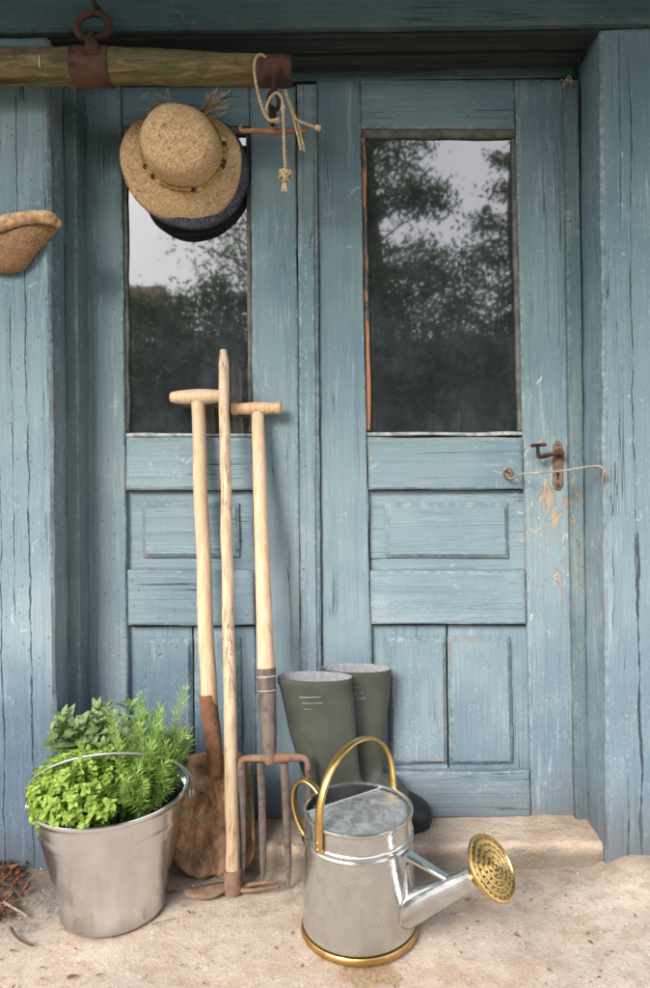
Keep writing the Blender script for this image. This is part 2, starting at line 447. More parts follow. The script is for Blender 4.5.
STAIN = gp(368, 972)
def ground_mat():
    t = NT('sandy worn concrete and grass beyond')
    p = t.pos()
    n1 = t.noise(p, 2.6, 5, .6)
    n2 = t.noise(p, 26, 6, .68, .3)
    n3 = t.noise(p, 160, 4, .7)
    n4 = t.noise(p, 480, 2, .6)
    c = t.mix(t.step(n1, .32, .68), (.46, .370, .298), (.58, .485, .41))
    c = t.mix(t.math('MULTIPLY', t.step(n2, .46, .66), .60), c, (.37, .275, .205))
    c = t.mix(t.math('MULTIPLY', t.step(n2, .44, .26), .45), c, (.66, .58, .50))
    c = t.mix(t.math('MULTIPLY', t.step(n3, .55, .68), .50), c, (.25, .18, .135))
    c = t.mix(t.math('MULTIPLY', t.step(n3, .44, .32), .30), c, (.74, .67, .60))
    n5 = t.noise(t.map(p, (1, 1.3, 1), (5, 2, 0)), 58, 5, .72, .6)
    c = t.mix(t.math('MULTIPLY', t.step(n5, .56, .68), .32), c, (.36, .255, .18))
    c = t.mix(t.math('MULTIPLY', t.step(n5, .42, .32), .35), c, (.70, .63, .56))
    n6 = t.noise(t.map(p, (1, 1.5, 1), (1, 7, 0)), 7, 4, .6)
    c = t.mix(t.math('MULTIPLY', t.step(n6, .52, .66), .50), c, (.42, .285, .19))
    # small dark chips of grit and bark
    v = t.voro(p, 95)
    sp = t.math('MULTIPLY', t.math('LESS_THAN', t.math('ADD', v.outputs['Distance'], t.math('MULTIPLY', n4, .25)), .30), t.math('GREATER_THAN', t.xyz(v.outputs['Color'])[0], .84))
    c = t.mix(t.math('MULTIPLY', sp, .6), c, (.17, .115, .075))
    v2 = t.voro(t.map(p, (1, 1, 1), (3, 5, 1)), 60)
    sp2 = t.math('MULTIPLY', t.math('LESS_THAN', t.math('ADD', v2.outputs['Distance'], t.math('MULTIPLY', n3, .4)), .42), t.math('GREATER_THAN', t.xyz(v2.outputs['Color'])[1], .80))
    c = t.mix(t.math('MULTIPLY', sp2, .45), c, (.74, .69, .63))
    c = t.mix(t.math('MULTIPLY', t.step(n4, .55, .70), .40), c, (.28, .21, .16))
    c = t.mix(t.math('MULTIPLY', t.step(n4, .44, .32), .30), c, (.80, .74, .68))
    # dark soil gathered at the foot of the left post and along the wall
    o = t.xyz(p)
    soil = t.step(t.math('ADD', t.dist(t.map(p, (1, 1.5, 1)), tuple(Vector((gp(10, 872).x, gp(10, 872).y * 1.5, 0)))), t.math('MULTIPLY', t.math('SUBTRACT', n2, .5), .55)), .42, .18)
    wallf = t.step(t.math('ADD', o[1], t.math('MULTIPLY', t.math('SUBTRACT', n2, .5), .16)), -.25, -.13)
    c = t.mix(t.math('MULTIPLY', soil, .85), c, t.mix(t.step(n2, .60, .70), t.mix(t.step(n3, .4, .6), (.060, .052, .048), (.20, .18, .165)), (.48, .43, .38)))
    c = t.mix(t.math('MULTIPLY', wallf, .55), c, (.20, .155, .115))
    # damp, gritty patch under the can
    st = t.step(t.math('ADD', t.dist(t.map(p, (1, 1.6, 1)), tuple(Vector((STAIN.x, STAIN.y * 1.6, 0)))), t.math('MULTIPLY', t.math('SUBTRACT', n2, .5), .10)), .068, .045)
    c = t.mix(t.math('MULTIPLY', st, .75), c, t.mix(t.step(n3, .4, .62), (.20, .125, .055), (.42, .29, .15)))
    # grass starts a few metres out
    g = t.step(t.math('ADD', o[1], t.math('MULTIPLY', t.math('SUBTRACT', n1, .5), .8)), -3.0, -3.6)
    c = t.mix(g, c, t.mix(n2, (.05, .085, .02), (.09, .13, .035)))
    h = t.math('ADD', t.math('MULTIPLY', n2, 1.2), t.math('ADD', t.math('MULTIPLY', n3, .8), t.math('MULTIPLY', n4, .35)))
    h = t.math('ADD', h, t.math('MULTIPLY', sp2, .3))
    return t.done(c, .9, 0, t.bump(h, .6, .004), .2)
M['ground'] = ground_mat()

def stone_mat():
    t = NT('worn pale threshold stone')
    p = t.pos()
    n1 = t.noise(p, 9, 5, .65)
    n2 = t.noise(t.map(p, (.5, 1, 1)), 45, 6, .7)
    n3 = t.noise(p, 220, 3, .6)
    c = t.mix(t.step(n1, .32, .68), (.40, .30, .225), (.57, .47, .385))
    c = t.mix(t.math('MULTIPLY', t.step(n2, .5, .66), .55), c, (.36, .20, .10))
    c = t.mix(t.math('MULTIPLY', t.step(n3, .52, .68), .4), c, (.72, .66, .58))
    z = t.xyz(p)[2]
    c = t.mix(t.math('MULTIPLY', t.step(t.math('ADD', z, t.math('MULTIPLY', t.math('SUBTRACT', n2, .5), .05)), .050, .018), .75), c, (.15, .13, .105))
    return t.done(c, .9, 0, t.bump(t.math('ADD', n2, t.math('MULTIPLY', n3, .6)), .9, .007), .2)
M['stone'] = stone_mat()

# ------------------------------------------------------------------ mesh helpers
def ORIGIN(o):
    v = Vector((0, 0, 0))
    while o is not None:
        v += o.location; o = o.parent
    return v

def thing(name, label, cat, loc, group=None):
    o = bpy.data.objects.new(name, None); col.objects.link(o)
    o.empty_display_size = .05
    o.location = loc
    o['label'] = label; o['category'] = cat
    if group: o['group'] = group
    return o

def obj(name, bm, mat, parent=None, smooth=40, base=None, mods=()):
    """Links a bmesh given in world coordinates as ONE mesh object."""
    bmesh.ops.recalc_face_normals(bm, faces=bm.faces[:])
    org = ORIGIN(parent) if parent is not None else Vector(base or (0, 0, 0))
    bmesh.ops.translate(bm, verts=bm.verts[:], vec=-org)
    me = bpy.data.meshes.new(name)
    bm.to_mesh(me); bm.free()
    if mat is not None:
        me.materials.append(mat)
    if smooth:
        me.polygons.foreach_set('use_smooth', [True] * len(me.polygons))
        if smooth < 180:
            me.set_sharp_from_angle(angle=math.radians(smooth))
    o = bpy.data.objects.new(name, me); col.objects.link(o)
    if parent is not None:
        o.parent = parent
    else:
        o.location = org
    return o

def tag(o, label, cat, group=None, kind=None):
    o['label'] = label; o['category'] = cat
    if group: o['group'] = group
    if kind: o['kind'] = kind
    return o

def nz(p, s, seed=0.0):
    return mnoise.noise(Vector(p) * s + Vector((seed, seed * 1.7, seed * .6)))

def tube(bm, pts, rad, seg=12, cap=True, flat=None, wob=0.0, closed=False):
    """Sweeps a circle (or an ellipse: flat = (direction, ratio)) along points."""
    pts = [Vector(p) for p in pts]
    n = len(pts)
    rad = rad if isinstance(rad, (list, tuple)) else [rad] * n
    rings = []
    up = None
    for i, p in enumerate(pts):
        if closed:
            tg = (pts[(i + 1) % n] - pts[i - 1]).normalized()
        else:
            tg = (pts[min(i + 1, n - 1)] - pts[max(i - 1, 0)]).normalized()
        if flat is not None:
            a = (flat[0] - tg * flat[0].dot(tg)).normalized()
        else:
            if up is None:
                up = Vector((0, 0, 1)) if abs(tg.z) < .9 else Vector((0, 1, 0))
            a = (up - tg * up.dot(tg)).normalized()
            up = a
        b = tg.cross(a)
        ring = []
        for k in range(seg):
            t = 2 * PI * k / seg
            r = rad[i]
            if wob:
                r *= 1 + wob * nz(p + (a * math.cos(t) + b * math.sin(t)) * r, 28)
            ra, rb = (r, r * flat[1]) if flat is not None else (r, r)
            ring.append(bm.verts.new(p + a * math.cos(t) * ra + b * math.sin(t) * rb))
        rings.append(ring)
    m = n if closed else n - 1
    for i in range(m):
        A, Bq = rings[i], rings[(i + 1) % n]
        for k in range(seg):
            bm.faces.new((A[k], A[(k + 1) % seg], Bq[(k + 1) % seg], Bq[k]))
    if cap and not closed:
        bm.faces.new(rings[0][::-1]); bm.faces.new(rings[-1])
    return rings

def lathe(bm, prof, origin, axis=Vector((0, 0, 1)), seg=48, cap0=False, cap1=False, uv=False):
    axis = axis.normalized()
    ref = Vector((1, 0, 0)) if abs(axis.x) < .9 else Vector((0, 1, 0))
    a = (ref - axis * ref.dot(axis)).normalized(); b = axis.cross(a)
    rings = []
    for r, h in prof:
        rings.append([bm.verts.new(origin + axis * h + (a * math.cos(2 * PI * k / seg) + b * math.sin(2 * PI * k / seg)) * max(r, 1e-5)) for k in range(seg)])
    lay = bm.loops.layers.uv.verify() if uv else None
    for i in range(len(rings) - 1):
        for k in range(seg):
            f = bm.faces.new((rings[i][k], rings[i][(k + 1) % seg], rings[i + 1][(k + 1) % seg], rings[i + 1][k]))
            if uv:
                us = [k / seg, (k + 1) / seg, (k + 1) / seg, k / seg]
                vs = [i, i, i + 1, i + 1]
                for l, uu, vv in zip(f.loops, us, vs):
                    l[lay].uv = (uu, vv / (len(rings) - 1))
    if cap0: bm.faces.new(rings[0][::-1])
    if cap1: bm.faces.new(rings[-1])
    return rings

def spline(pts, n=8):
    """Catmull-Rom through points."""
    P = [Vector(p) for p in pts]
    P = [P[0] * 2 - P[1]] + P + [P[-1] * 2 - P[-2]]
    out = []
    for i in range(1, len(P) - 2):
        for k in range(n):
            t = k / n
            out.append(.5 * ((2 * P[i]) + (-P[i - 1] + P[i + 1]) * t + (2 * P[i - 1] - 5 * P[i] + 4 * P[i + 1] - P[i + 2]) * t * t + (-P[i - 1] + 3 * P[i] - 3 * P[i + 1] + P[i + 2]) * t ** 3))
    out.append(P[-2])
    return out

def board(bm, q, y, thick, ch=.003, cell=.03, wob=.0012, seed=0.0, edge=.0012):
    """A sawn board: q = front corners tl, tr, br, bl (world, y ignored), front at y, uneven face, worn chamfered edges."""
    tl, tr, br, bl = [Vector((v.x, 0, v.z)) for v in q]
    w = ((tr - tl).length + (br - bl).length) / 2
    h = ((bl - tl).length + (br - tr).length) / 2
    nu, nv = max(2, int(w / cell)), max(2, int(h / cell))
    if nu > 60: nu = 60
    if nv > 70: nv = 70
    er = .007
    lay = bm.verts.layers.float.get('edge') or bm.verts.layers.float.new('edge')
    us = [0, ch / w] + [ch / w + (1 - 2 * ch / w) * i / nu for i in range(1, nu)] + [1 - ch / w, 1]
    vs = [0, ch / h] + [ch / h + (1 - 2 * ch / h) * i / nv for i in range(1, nv)] + [1 - ch / h, 1]
    if w > .04: us = us[:2] + [(ch + er) / w] + [x for x in us[2:-2] if (ch + er * 1.5) / w < x < 1 - (ch + er * 1.5) / w] + [1 - (ch + er) / w] + us[-2:]
    if h > .04: vs = vs[:2] + [(ch + er) / h] + [x for x in vs[2:-2] if (ch + er * 1.5) / h < x < 1 - (ch + er * 1.5) / h] + [1 - (ch + er) / h] + vs[-2:]
    G = []
    for j, v in enumerate(vs):
        row = []
        for i, u in enumerate(us):
            p = (tl * (1 - u) + tr * u) * (1 - v) + (bl * (1 - u) + br * u) * v
            eu = 1 if i in (0, len(us) - 1) else 0
            ev = 1 if j in (0, len(vs) - 1) else 0
            yy = y + wob * nz((p.x, seed, p.z), 6.0, seed) + wob * .6 * nz((p.x, seed, p.z), 25.0, seed)
            if eu or ev:
                yy = y + ch * (.8 + .35 * nz((p.x, 1, p.z), 18, seed))
            if eu: p = p + Vector((edge * nz((0, u, p.z), 14, seed + 3), 0, 0))
            if ev: p = p + Vector((0, 0, edge * nz((p.x, v, 0), 14, seed + 5)))
            row.append(bm.verts.new((p.x, yy, p.z)))
            if i in (0, 1, len(us) - 2, len(us) - 1) or j in (0, 1, len(vs) - 2, len(vs) - 1): row[-1][lay] = 1.0
        G.append(row)
    nj, ni = len(vs), len(us)
    for j in range(nj - 1):
        for i in range(ni - 1):
            bm.faces.new((G[j][i], G[j + 1][i], G[j + 1][i + 1], G[j][i + 1]))
    loop = [G[0][i] for i in range(ni)] + [G[j][ni - 1] for j in range(1, nj)] + [G[nj - 1][i] for i in range(ni - 2, -1, -1)] + [G[j][0] for j in range(nj - 2, 0, -1)]
    back = [bm.verts.new((v.co.x, y + thick, v.co.z)) for v in loop]
    L = len(loop)
    for k in range(L):
        bm.faces.new((loop[k], loop[(k + 1) % L], back[(k + 1) % L], back[k]))
    bm.faces.new(back)

def B(): return bmesh.new()
def Q(pts, y): return [at(px, py, y) for px, py in pts]
def pxboard(name, pts, y, thick, mat, parent, seed=None, **kw):
    bm = B(); board(bm, Q(pts, y), y, thick, seed=random.uniform(0, 50) if seed is None else seed, **kw)
    return obj(name, bm, mat, parent, 35)
def rect(x0, x1, z0, z1): return [Vector((x0, 0, z1)), Vector((x1, 0, z1)), Vector((x1, 0, z0)), Vector((x0, 0, z0))]
def box(bm, x0, x1, y0, y1, z0, z1):
    vs = [bm.verts.new((x, y, z)) for x in (x0, x1) for y in (y0, y1) for z in (z0, z1)]
    for f in ((0, 1, 3, 2), (4, 6, 7, 5), (0, 4, 5, 1), (2, 3, 7, 6), (0, 2, 6, 4), (1, 5, 7, 3)):
        bm.faces.new([vs[i] for i in f])

# ------------------------------------------------------------------ ground and step
def axis_coords(lo, hi, fine, far):
    a = []
    x = lo
    while x < hi:
        a.append(x); x += fine
    a.append(hi)
    out, s, x = [], fine, lo
    while x > -far:
        s *= 1.5; x -= s; out.append(x)
    out2, s, x = [], fine, hi
    while x < far:
        s *= 1.5; x += s; out2.append(x)
    return out[::-1] + a + out2
bm = B()
xs, ys = axis_coords(-1.0, 1.0, .02, 120), axis_coords(-.75, .1, .02, 120)
def sm(v, a, b):
    t = max(0.0, min(1.0, (v - a) / (b - a))); return t * t * (3 - 2 * t)
def bank(x, y):
    """Soil banked up against the posts beside the step."""
    return .030 * sm(y, -.27, -.145) * (sm(x, .50, .60) + sm(-x, .56, .70)) * (1 + .35 * nz((x, y, 0), 16))
G = [[bm.verts.new((x, y, bank(x, y) * (1 if abs(x) < 3 else 0) + (.0055 * nz((x, y, 0), 5) + .0030 * nz((x, y, 0), 21) - .003) if -1.6 < x < 1.6 and -1.3 < y < .3 else -.004)) for x in xs] for y in ys]
for j in range(len(ys) - 1):
    for i in range(len(xs) - 1):
        bm.faces.new((G[j][i], G[j][i + 1], G[j + 1][i + 1], G[j + 1][i]))
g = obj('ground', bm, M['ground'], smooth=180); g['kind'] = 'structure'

XL, XR = LP(53, 500), LP(602, 460)        # inner corners of the posts
STEP = .050
bm = B()
nx = 140; prof = [(.03, STEP), (-.02, STEP), (-.05, STEP), (-.08, STEP), (-.104, STEP), (-.112, STEP - .001), (-.116, STEP - .005), (-.117, STEP - .014), (-.117, .02), (-.118, .01), (-.120, -.02)]
rows = []
x0s, x1s = XL - .02, LP(606.5, 856) - .001
for i in range(nx + 1):
    x = x0s + (x1s - x0s) * i / nx
    rows.append([bm.verts.new((x, y + (.009 * nz((x, 0, 2), 7) + .006 * nz((x, z * 3, 1), 22)) * (1 if y < -.05 else 0), z + (.004 * nz((x, y, 0), 8) + .0022 * nz((x, y, 5), 34) if z > 0 else 0))) for y, z in prof])
for i in range(nx):
    for k in range(len(prof) - 1):
        bm.faces.new((rows[i][k], rows[i][k + 1], rows[i + 1][k + 1], rows[i + 1][k]))
bm.faces.new(rows[0]); bm.faces.new(rows[-1][::-1])
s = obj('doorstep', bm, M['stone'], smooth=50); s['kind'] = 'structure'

# ------------------------------------------------------------------ shed front
shed = thing('garden_shed', 'blue painted timber shed front framing the pair of doors, with posts and lintel', 'shed', (0, 0, 0))
FY = -.135
ZL = at(330, 31, FY).z                    # underside of the lintel
def post(xa, xb, seed):
    bm = B(); board(bm, [Vector((xa[0], 0, ZL - .002)), Vector((xb[0], 0, ZL - .002)), Vector((xb[1], 0, -.02)), Vector((xa[1], 0, -.02))], FY, .17, ch=.006, cell=.02, wob=.003, seed=seed, edge=.0035)
    return obj('post', bm, M['post'], shed, 35)
PLt, PLb, PRt, PRb = LP(48.5, 60), LP(56.5, 866), LP(600.5, 30), LP(606.5, 856)
post((XL - .24, XL - .24), (PLt, PLb), 3.1); post((PRt, PRb), (XR + .24, XR + .24), 8.7)
for sx, xa, xb in ((-1, XL - 1.6, XL - .242), (1, XR + .242, XR + 1.6)):
    n = 8
    bm = B()
    for i in range(n):
        a, b = xa + (xb - xa) * i / n, xa + (xb - xa) * (i + 1) / n
        board(bm, rect(a + .002, b - .002, 0.0, 2.2), FY + .02, .03, cell=.12, seed=i * 3.3 + sx)
    obj('wall_cladding', bm, M['paint_up'], shed, 35)
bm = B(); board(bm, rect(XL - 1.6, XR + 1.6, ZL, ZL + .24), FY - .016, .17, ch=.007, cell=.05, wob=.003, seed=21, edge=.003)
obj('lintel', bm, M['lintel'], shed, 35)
# the soffit between lintel and doors: two old bare boards
bm = B()
for ya, yb, dz in ((FY + .004, -.068, .0), (-.064, -.004, .006)):
    n = 24
    R = []
    for i in range(n + 1):
        x = XL + (XR - XL) * i / n
        zz = ZL - .010 - dz + .002 * nz((x, ya, 0), 9)
        R.append([bm.verts.new((x, ya, zz + .003)), bm.verts.new((x, ya + .004, zz)), bm.verts.new((x, yb - .004, zz)), bm.verts.new((x, yb, zz + .003)), bm.verts.new((x, yb, ZL - .001)), bm.verts.new((x, ya, ZL - .001))])
    for i in range(n):
        for k in range(6):
            bm.faces.new((R[i][k], R[i][(k + 1) % 6], R[i + 1][(k + 1) % 6], R[i + 1][k]))
    bm.faces.new(R[0]); bm.faces.new(R[-1][::-1])
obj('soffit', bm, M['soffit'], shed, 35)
# head board and jambs behind the doors' edges
bm = B(); board(bm, rect(XL, XR, at(300, 80, 0).z - .002, ZL + .02), -.002, .05, cell=.06, seed=5); obj('head_board', bm, M['lintel'], shed, 35)
pxboard('jamb', [(62.5, 84), (75.5, 84), (81.5, 836), (67.5, 836)], -.062, .09, M['jamb'], shed, edge=.002)
pxboard('jamb', [(564, 80), (579, 80), (589, 822), (576, 820)], -.020, .06, M['jamb'], shed, edge=.002)
# unseen eave over the wall, stretched outward to shade the wall top
bm = B()
for i in range(22):
    ya, yb = -1.64 + i * .075, -1.64 + i * .075 + .072
    z0 = 2.42 - (i * .075) * .10
    vs = []
    for x in (-2.4, 2.4):
        vs += [bm.verts.new((x, ya, z0)), bm.verts.new((x, yb, z0 + .022)), bm.verts.new((x, yb, z0 + .042)), bm.verts.new((x, ya, z0 + .02))]
    for f in ((0, 1, 2, 3), (7, 6, 5, 4), (0, 4, 5, 1), (1, 5, 6, 2), (2, 6, 7, 3), (3, 7, 4, 0)):
        bm.faces.new([vs[k] for k in f])
obj('eave', bm, M['eave'], shed, 0)
for x in (-2.0, -1.0, 0.02, 1.05, 2.0):
    bm = B(); vs = []
    for dx in (-.035, .035):
        vs += [bm.verts.new((x + dx, -1.55, 2.36)), bm.verts.new((x + dx, -.0, 2.18)), bm.verts.new((x + dx, 0, 2.254)), bm.verts.new((x + dx, -1.55, 2.409))]
    for f in ((0, 1, 2, 3), (7, 6, 5, 4), (0, 4, 5, 1), (1, 5, 6, 2), (2, 6, 7, 3), (3, 7, 4, 0)):
        bm.faces.new([vs[k] for k in f])
    obj('rafter', bm, M['eave'], shed, 0)
# dark wall behind, so the shed has a body
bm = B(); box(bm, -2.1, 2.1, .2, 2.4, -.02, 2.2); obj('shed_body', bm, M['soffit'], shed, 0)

# ------------------------------------------------------------------ doors
def door(label, lx, rx, ol, orr, bx, top, win_t, win_b, r1, r2, bot, gap, beads, field_in):
    """lx/rx outer edges, ol/orr opening edges: (x at y=100, x at y=800) in photo pixels; r1, r2 the two middle rails."""
    X = lambda e, y: e[0] + (e[1] - e[0]) * (y - 100) / 700
    base = at((lx[1] + rx[1]) / 2, 818, 0)
    t = thing('panelled_door', label, 'door', (base.x, 0, STEP + .004))
    st = lambda a, b: [(X(a, top), top), (X(b, top), top), (X(b, bot), bot), (X(a, bot), bot)]
    pxboard('stile', st(lx, ol), 0, .036, M['paint_up'], t, edge=.0018)
    pxboard('stile', st(orr, rx), 0, .036, M['paint_up'], t, edge=.0018)
    g = .6
    def rail(y0, y1, y, name='rail'):
        a, b = .0, .0
        return pxboard(name, [(X(ol, y0) + g, y0), (X(orr, y0) - g, y0), (X(orr, y1) - g, y1), (X(ol, y1) + g, y1)], y, .036, M['paint_across'], t, ch=.004, edge=.0018)
    rail(top, win_t - 1, .001)
    rail(r1[0], r1[1], -.005); rail(r2[0], r2[1], -.006); rail(772, bot, -.004)
    # glass and its beads
    gy = .020
    pane = pxboard('window_pane', [(X(ol, win_t) - 4, win_t - 6), (X(orr, win_t) + 4, win_t - 6), (X(orr, win_b) + 4, win_b + 6), (X(ol, win_b) - 4, win_b + 6)], gy, .004, M['glass'], t, ch=.001, wob=0, edge=0)
    w = 4.5
    y0, y1 = win_t, win_b
    pxboard('glazing_bead', [(X(ol, y0), y0), (X(orr, y0), y0), (X(orr, y0 + w + 3), y0 + w + 3), (X(ol, y0 + w + 3), y0 + w + 3)], .008, .0125, beads[0], pane, ch=.003, edge=.002)
    pxboard('glazing_bead', [(X(ol, y1 - 3), y1 - 3), (X(orr, y1 - 3), y1 - 3), (X(orr, y1), y1 + 1), (X(ol, y1), y1 + 1)], .005, .0155, beads[1], pane, ch=.003, edge=.003)
    pxboard('glazing_bead', [(X(ol, y0 + 8), y0 + 8), (X(ol, y0 + 8) + w, y0 + 8), (X(ol, y1 - w) + w, y1 - w), (X(ol, y1 - w), y1 - w)], .009, .0115, beads[2], pane, ch=.003, edge=.0028)
    pxboard('glazing_bead', [(X(orr, y0 + 8) - w, y0 + 8), (X(orr, y0 + 8), y0 + 8), (X(orr, y1 - w), y1 - w), (X(orr, y1 - w) - w, y1 - w)], .009, .0115, beads[3], pane, ch=.003, edge=.0028)
    # panels: a recessed board with a raised field
    def panel(y0, y1, fy0, fy1, split=None):
        cols = [(None, None)] if split is None else [(None, split - .9), (split + .9, None)]
        for a, b in cols:
            bm = B()
            xa = lambda y: X(ol, y) + .5 if a is None else a + (X(ol, y) - X(ol, y0)) * .6
            xb = lambda y: X(orr, y) - .5 if b is None else b + (X(ol, y) - X(ol, y0)) * .6
            board(bm, Q([(xa(y0), y0), (xb(y0), y0), (xb(y1), y1), (xa(y1), y1)], .016), .016, .018, ch=.001, seed=y0 + (a or 0), wob=.0015)
            ia = (lambda y: xa(y) + field_in) if a is None else xa
            ib = (lambda y: xb(y) - field_in) if b is None else xb
            board(bm, Q([(ia(fy0), fy0), (ib(fy0), fy0), (ib(fy1), fy1), (ia(fy1), fy1)], .003), .003, .0125, ch=.009, seed=y1 + (a or 0), wob=.0012)
            o = obj('panel', bm, M['paint_across'] if split is None else M['paint_up'], t, 30)
    panel(r1[1] + 1, r2[0] - 1, r1[1] + 13, r2[0] - 13)
    panel(r2[1] + 1, 771, r2[1] + 13, 765, gap)
    return t
lean = lambda a, b: (a, b)
DL = door('left blue panelled door whose window is behind the straw hats and tool handles', lean(75.5, 82), lean(296, 302), lean(120.5, 129), lean(249.5, 257), None, 86, 126, 436,
          (437.5, 490), (570.5, 625.5), 819, 192.5, (M['putty_dark'], M['putty'], M['putty_dark'], M['putty_dark']), 15)
DR = door('right blue panelled door with lock and lever handle and flaking paint', lean(316.5, 323), lean(563, 576), lean(360, 374.5), lean(515.5, 531.5), None, 79, 129, 435,
          (437.5, 489.5), (571, 624.5), 819, 447, (M['putty_dark'], M['putty'], M['bare_bead'], M['putty_dark']), 16)
# cover strip over the meeting stiles
bm = B()
qa = Q([(297, 84), (316.5, 84), (322.5, 819), (302, 819)], -.012)
board(bm, qa, -.014, .014, ch=.005, seed=4, edge=.0016)
qb = Q([(303, 84), (313, 84), (318, 819), (308, 819)], -.02)
board(bm, qb, -.018, .0035, ch=.0015, seed=9, edge=.001)
obj('cover_strip', bm, M['paint_up'], DL, 35)

# lock plate and lever on the right door
hd = B()
pts = [(553.5, 446), (556.5, 441), (560, 441), (563, 447), (563.5, 484), (560.5, 490), (555.5, 490), (553, 484)]
fr = [at(a, b, -.004) for a, b in pts]
f1 = [hd.verts.new(v) for v in fr]; f2 = [hd.verts.new(v + Vector((0, .004, 0))) for v in fr]
hd.faces.new(f1); hd.faces.new(f2[::-1])
for k in range(len(fr)):
    hd.faces.new((f1[k], f1[(k + 1) % len(fr)], f2[(k + 1) % len(fr)], f2[k]))
bmesh.ops.bevel(hd, geom=[e for e in hd.edges if all(abs(v.co.y + .004) < 1e-5 for v in e.verts)], offset=.0012, segments=2, affect='EDGES')
plate = obj('lock_plate', hd, M['rust_orange'], DR, 30)
bm = B()
kc = at(558, 474, -.0048)
lathe(bm, [(.0001, 0), (.0042, 0)], kc, Vector((0, -1, 0)), 14)
box(bm, kc.x - .002, kc.x + .002, kc.y, kc.y + .0006, kc.z - .013, kc.z - .002)
obj('keyhole', bm, M['sole'], plate, 0)
bm = B()
for a, b in ((558, 486), (558.3, 445)):
    c = at(a, b, -.0042); lathe(bm, [(.0028, 0), (.0022, .0016), (.0001, .002)], c, Vector((0, -1, 0)), 10)
obj('screw', bm, M['rust_dark'], plate, 30)
lv = B()
a = at(559, 453, -.004)
lathe(lv, [(.0105, 0), (.0105, .003), (.0080, .006), (.0062, .020), (.0052, .024), (.0001, .0245)], a, Vector((0, -1, 0)), 18)
pth = spline([at(559, 453, -.018), at(551, 454.5, -.024), at(543, 456.5, -.028), at(539, 456.5, -.032), at(538, 452, -.034), at(538, 446, -.034)], 6)
tube(lv, pth, [.0052 - .0012 * i / len(pth) for i in range(len(pth))], 10)
tube(lv, [at(531, 446, -.034), at(533, 445.6, -.034), at(538, 445.2, -.034), at(544, 444.8, -.034), at(546.5, 444.6, -.034)], [.0030, .0042, .0040, .0042, .0030], 10)
obj('door_handle', lv, M['rust_dark'], DR, 50)

# iron hook from the door rail to the post
hb = at(508, 474, -.005)
hk = thing('hook_latch', 'thin iron hook bar fastened across the right door from rail to post', 'hook', hb)
bm = B()
e0 = at(508, 473, -.018)
tube(bm, [e0 + Vector((.0095 * math.cos(k * PI / 8), -.003 * math.sin(k * PI / 8), .0095 * math.sin(k * PI / 8))) for k in range(16)], .0025, 8, closed=True)
tube(bm, [at(506, 470, -.004), at(507, 471, -.012), e0 + Vector((-.008, 0, .004))], .0028, 8)
obj('eye_screw', bm, M['rust'], hk, 60)
bm = B()
ring = [at(509.5, 468, -.024), at(514, 470.5, -.026), at(514, 476.5, -.026), at(510, 478.5, -.024), at(507, 475, -.022)]
pth = spline([at(506.5, 473.5, -.020), at(509, 478, -.022), at(513.5, 478, -.026), at(519, 474.5, -.034), at(535, 473, -.052), at(560, 471, -.085), at(580, 468, -.115), at(592, 466.3, -.133), at(599, 466.2, -.143), at(603, 468.5, -.146), at(604.5, 474, -.142)], 7)
tube(bm, pth, .0026, 9)
obj('hook_rod', bm, M['wire'], hk, 60)
bm = B()
sp0 = [at(603.2, 484, -.131), at(603.2, 476, -.146), at(604.8, 471, -.152), at(606.4, 476, -.146), at(606.4, 484, -.131)]
tube(bm, spline(sp0, 5), .0024, 8)
obj('staple', bm, M['wire'], hk, 60)

# ------------------------------------------------------------------ swingletree over the doors
YY = -.192
yb = at(100, 66, YY)
yk = thing('swingletree', 'old mossy wooden draught beam with iron band and ring hung across the top left', 'draught beam', yb)
bm = B()
ctr = [(-160, 66), (-60, 66.5), (0, 66.5), (50, 67), (100, 66.5), (150, 67), (200, 69), (240, 70), (291, 71)]
pl = spline([at(a, b, YY) for a, b in ctr], 10)
k_ = 1.438 / 700
rr = []
for i in range(len(pl)):
    px = CX + pl[i].x / 1.438 * 700
    rr.append(k_ * (17.5 - 3.6 * max(0, min(1, (px - 110) / 180))))
tube(bm, pl, rr, 26, wob=.05)
obj('beam', bm, M['yoke'], yk, 40)
def band(pxa, pxb, cy, rad, mat, name):
    bm = B()
    A, Bq = at(pxa, cy, YY), at(pxb, cy + .3, YY)
    n = 6
    tube(bm, [A.lerp(Bq, i / n) for i in range(n + 1)], [rad * (.985 if i in (0, n) else 1 + .01 * nz((i, 0, 0), 3)) for i in range(n + 1)], 28, wob=.03)
    return obj(name, bm, mat, yk, 40)
bd = band(74.5, 111.5, 67, k_ * 19.2, M['rust_dark'], 'iron_band')
bm = B()
eye = at(92, 45, YY - .004)
tube(bm, spline([at(92, 56, YY - .036), at(92, 48, YY - .030), at(92, 42, YY - .012), at(92.5, 38.5, YY - .004)], 5), [.018 * (1 - .55 * i / 15) for i in range(16)], 14)
lathe(bm, [(.005, -.006), (.010, -.006), (.010, .006), (.005, .006)], at(92.5, 37, YY - .004), Vector((1, 0, 0)), 18)
obj('ring_eye', bm, M['rust_dark'], bd, 40)
bm = B()
rc = at(93, 26.5, YY - .003)
tube(bm, [rc + Vector((.033 * math.cos(2 * PI * k / 32), .006 * math.sin(2 * PI * k / 32), .031 * math.sin(2 * PI * k / 32))) for k in range(32)], [.0078 + .001 * nz((k, 0, 0), .6) for k in range(32)], 12, closed=True)
obj('hanging_ring', bm, M['rust_dark'], bd, 60)
bm = B()
hkp = at(95, 8, YY)
tube(bm, spline([Vector((hkp.x, FY - .02, hkp.z + .012)), Vector((hkp.x, YY + .012, hkp.z + .010)), Vector((hkp.x, YY - .004, hkp.z + .004)), Vector((hkp.x, YY - .014, hkp.z + .018))], 5), .0052, 10)
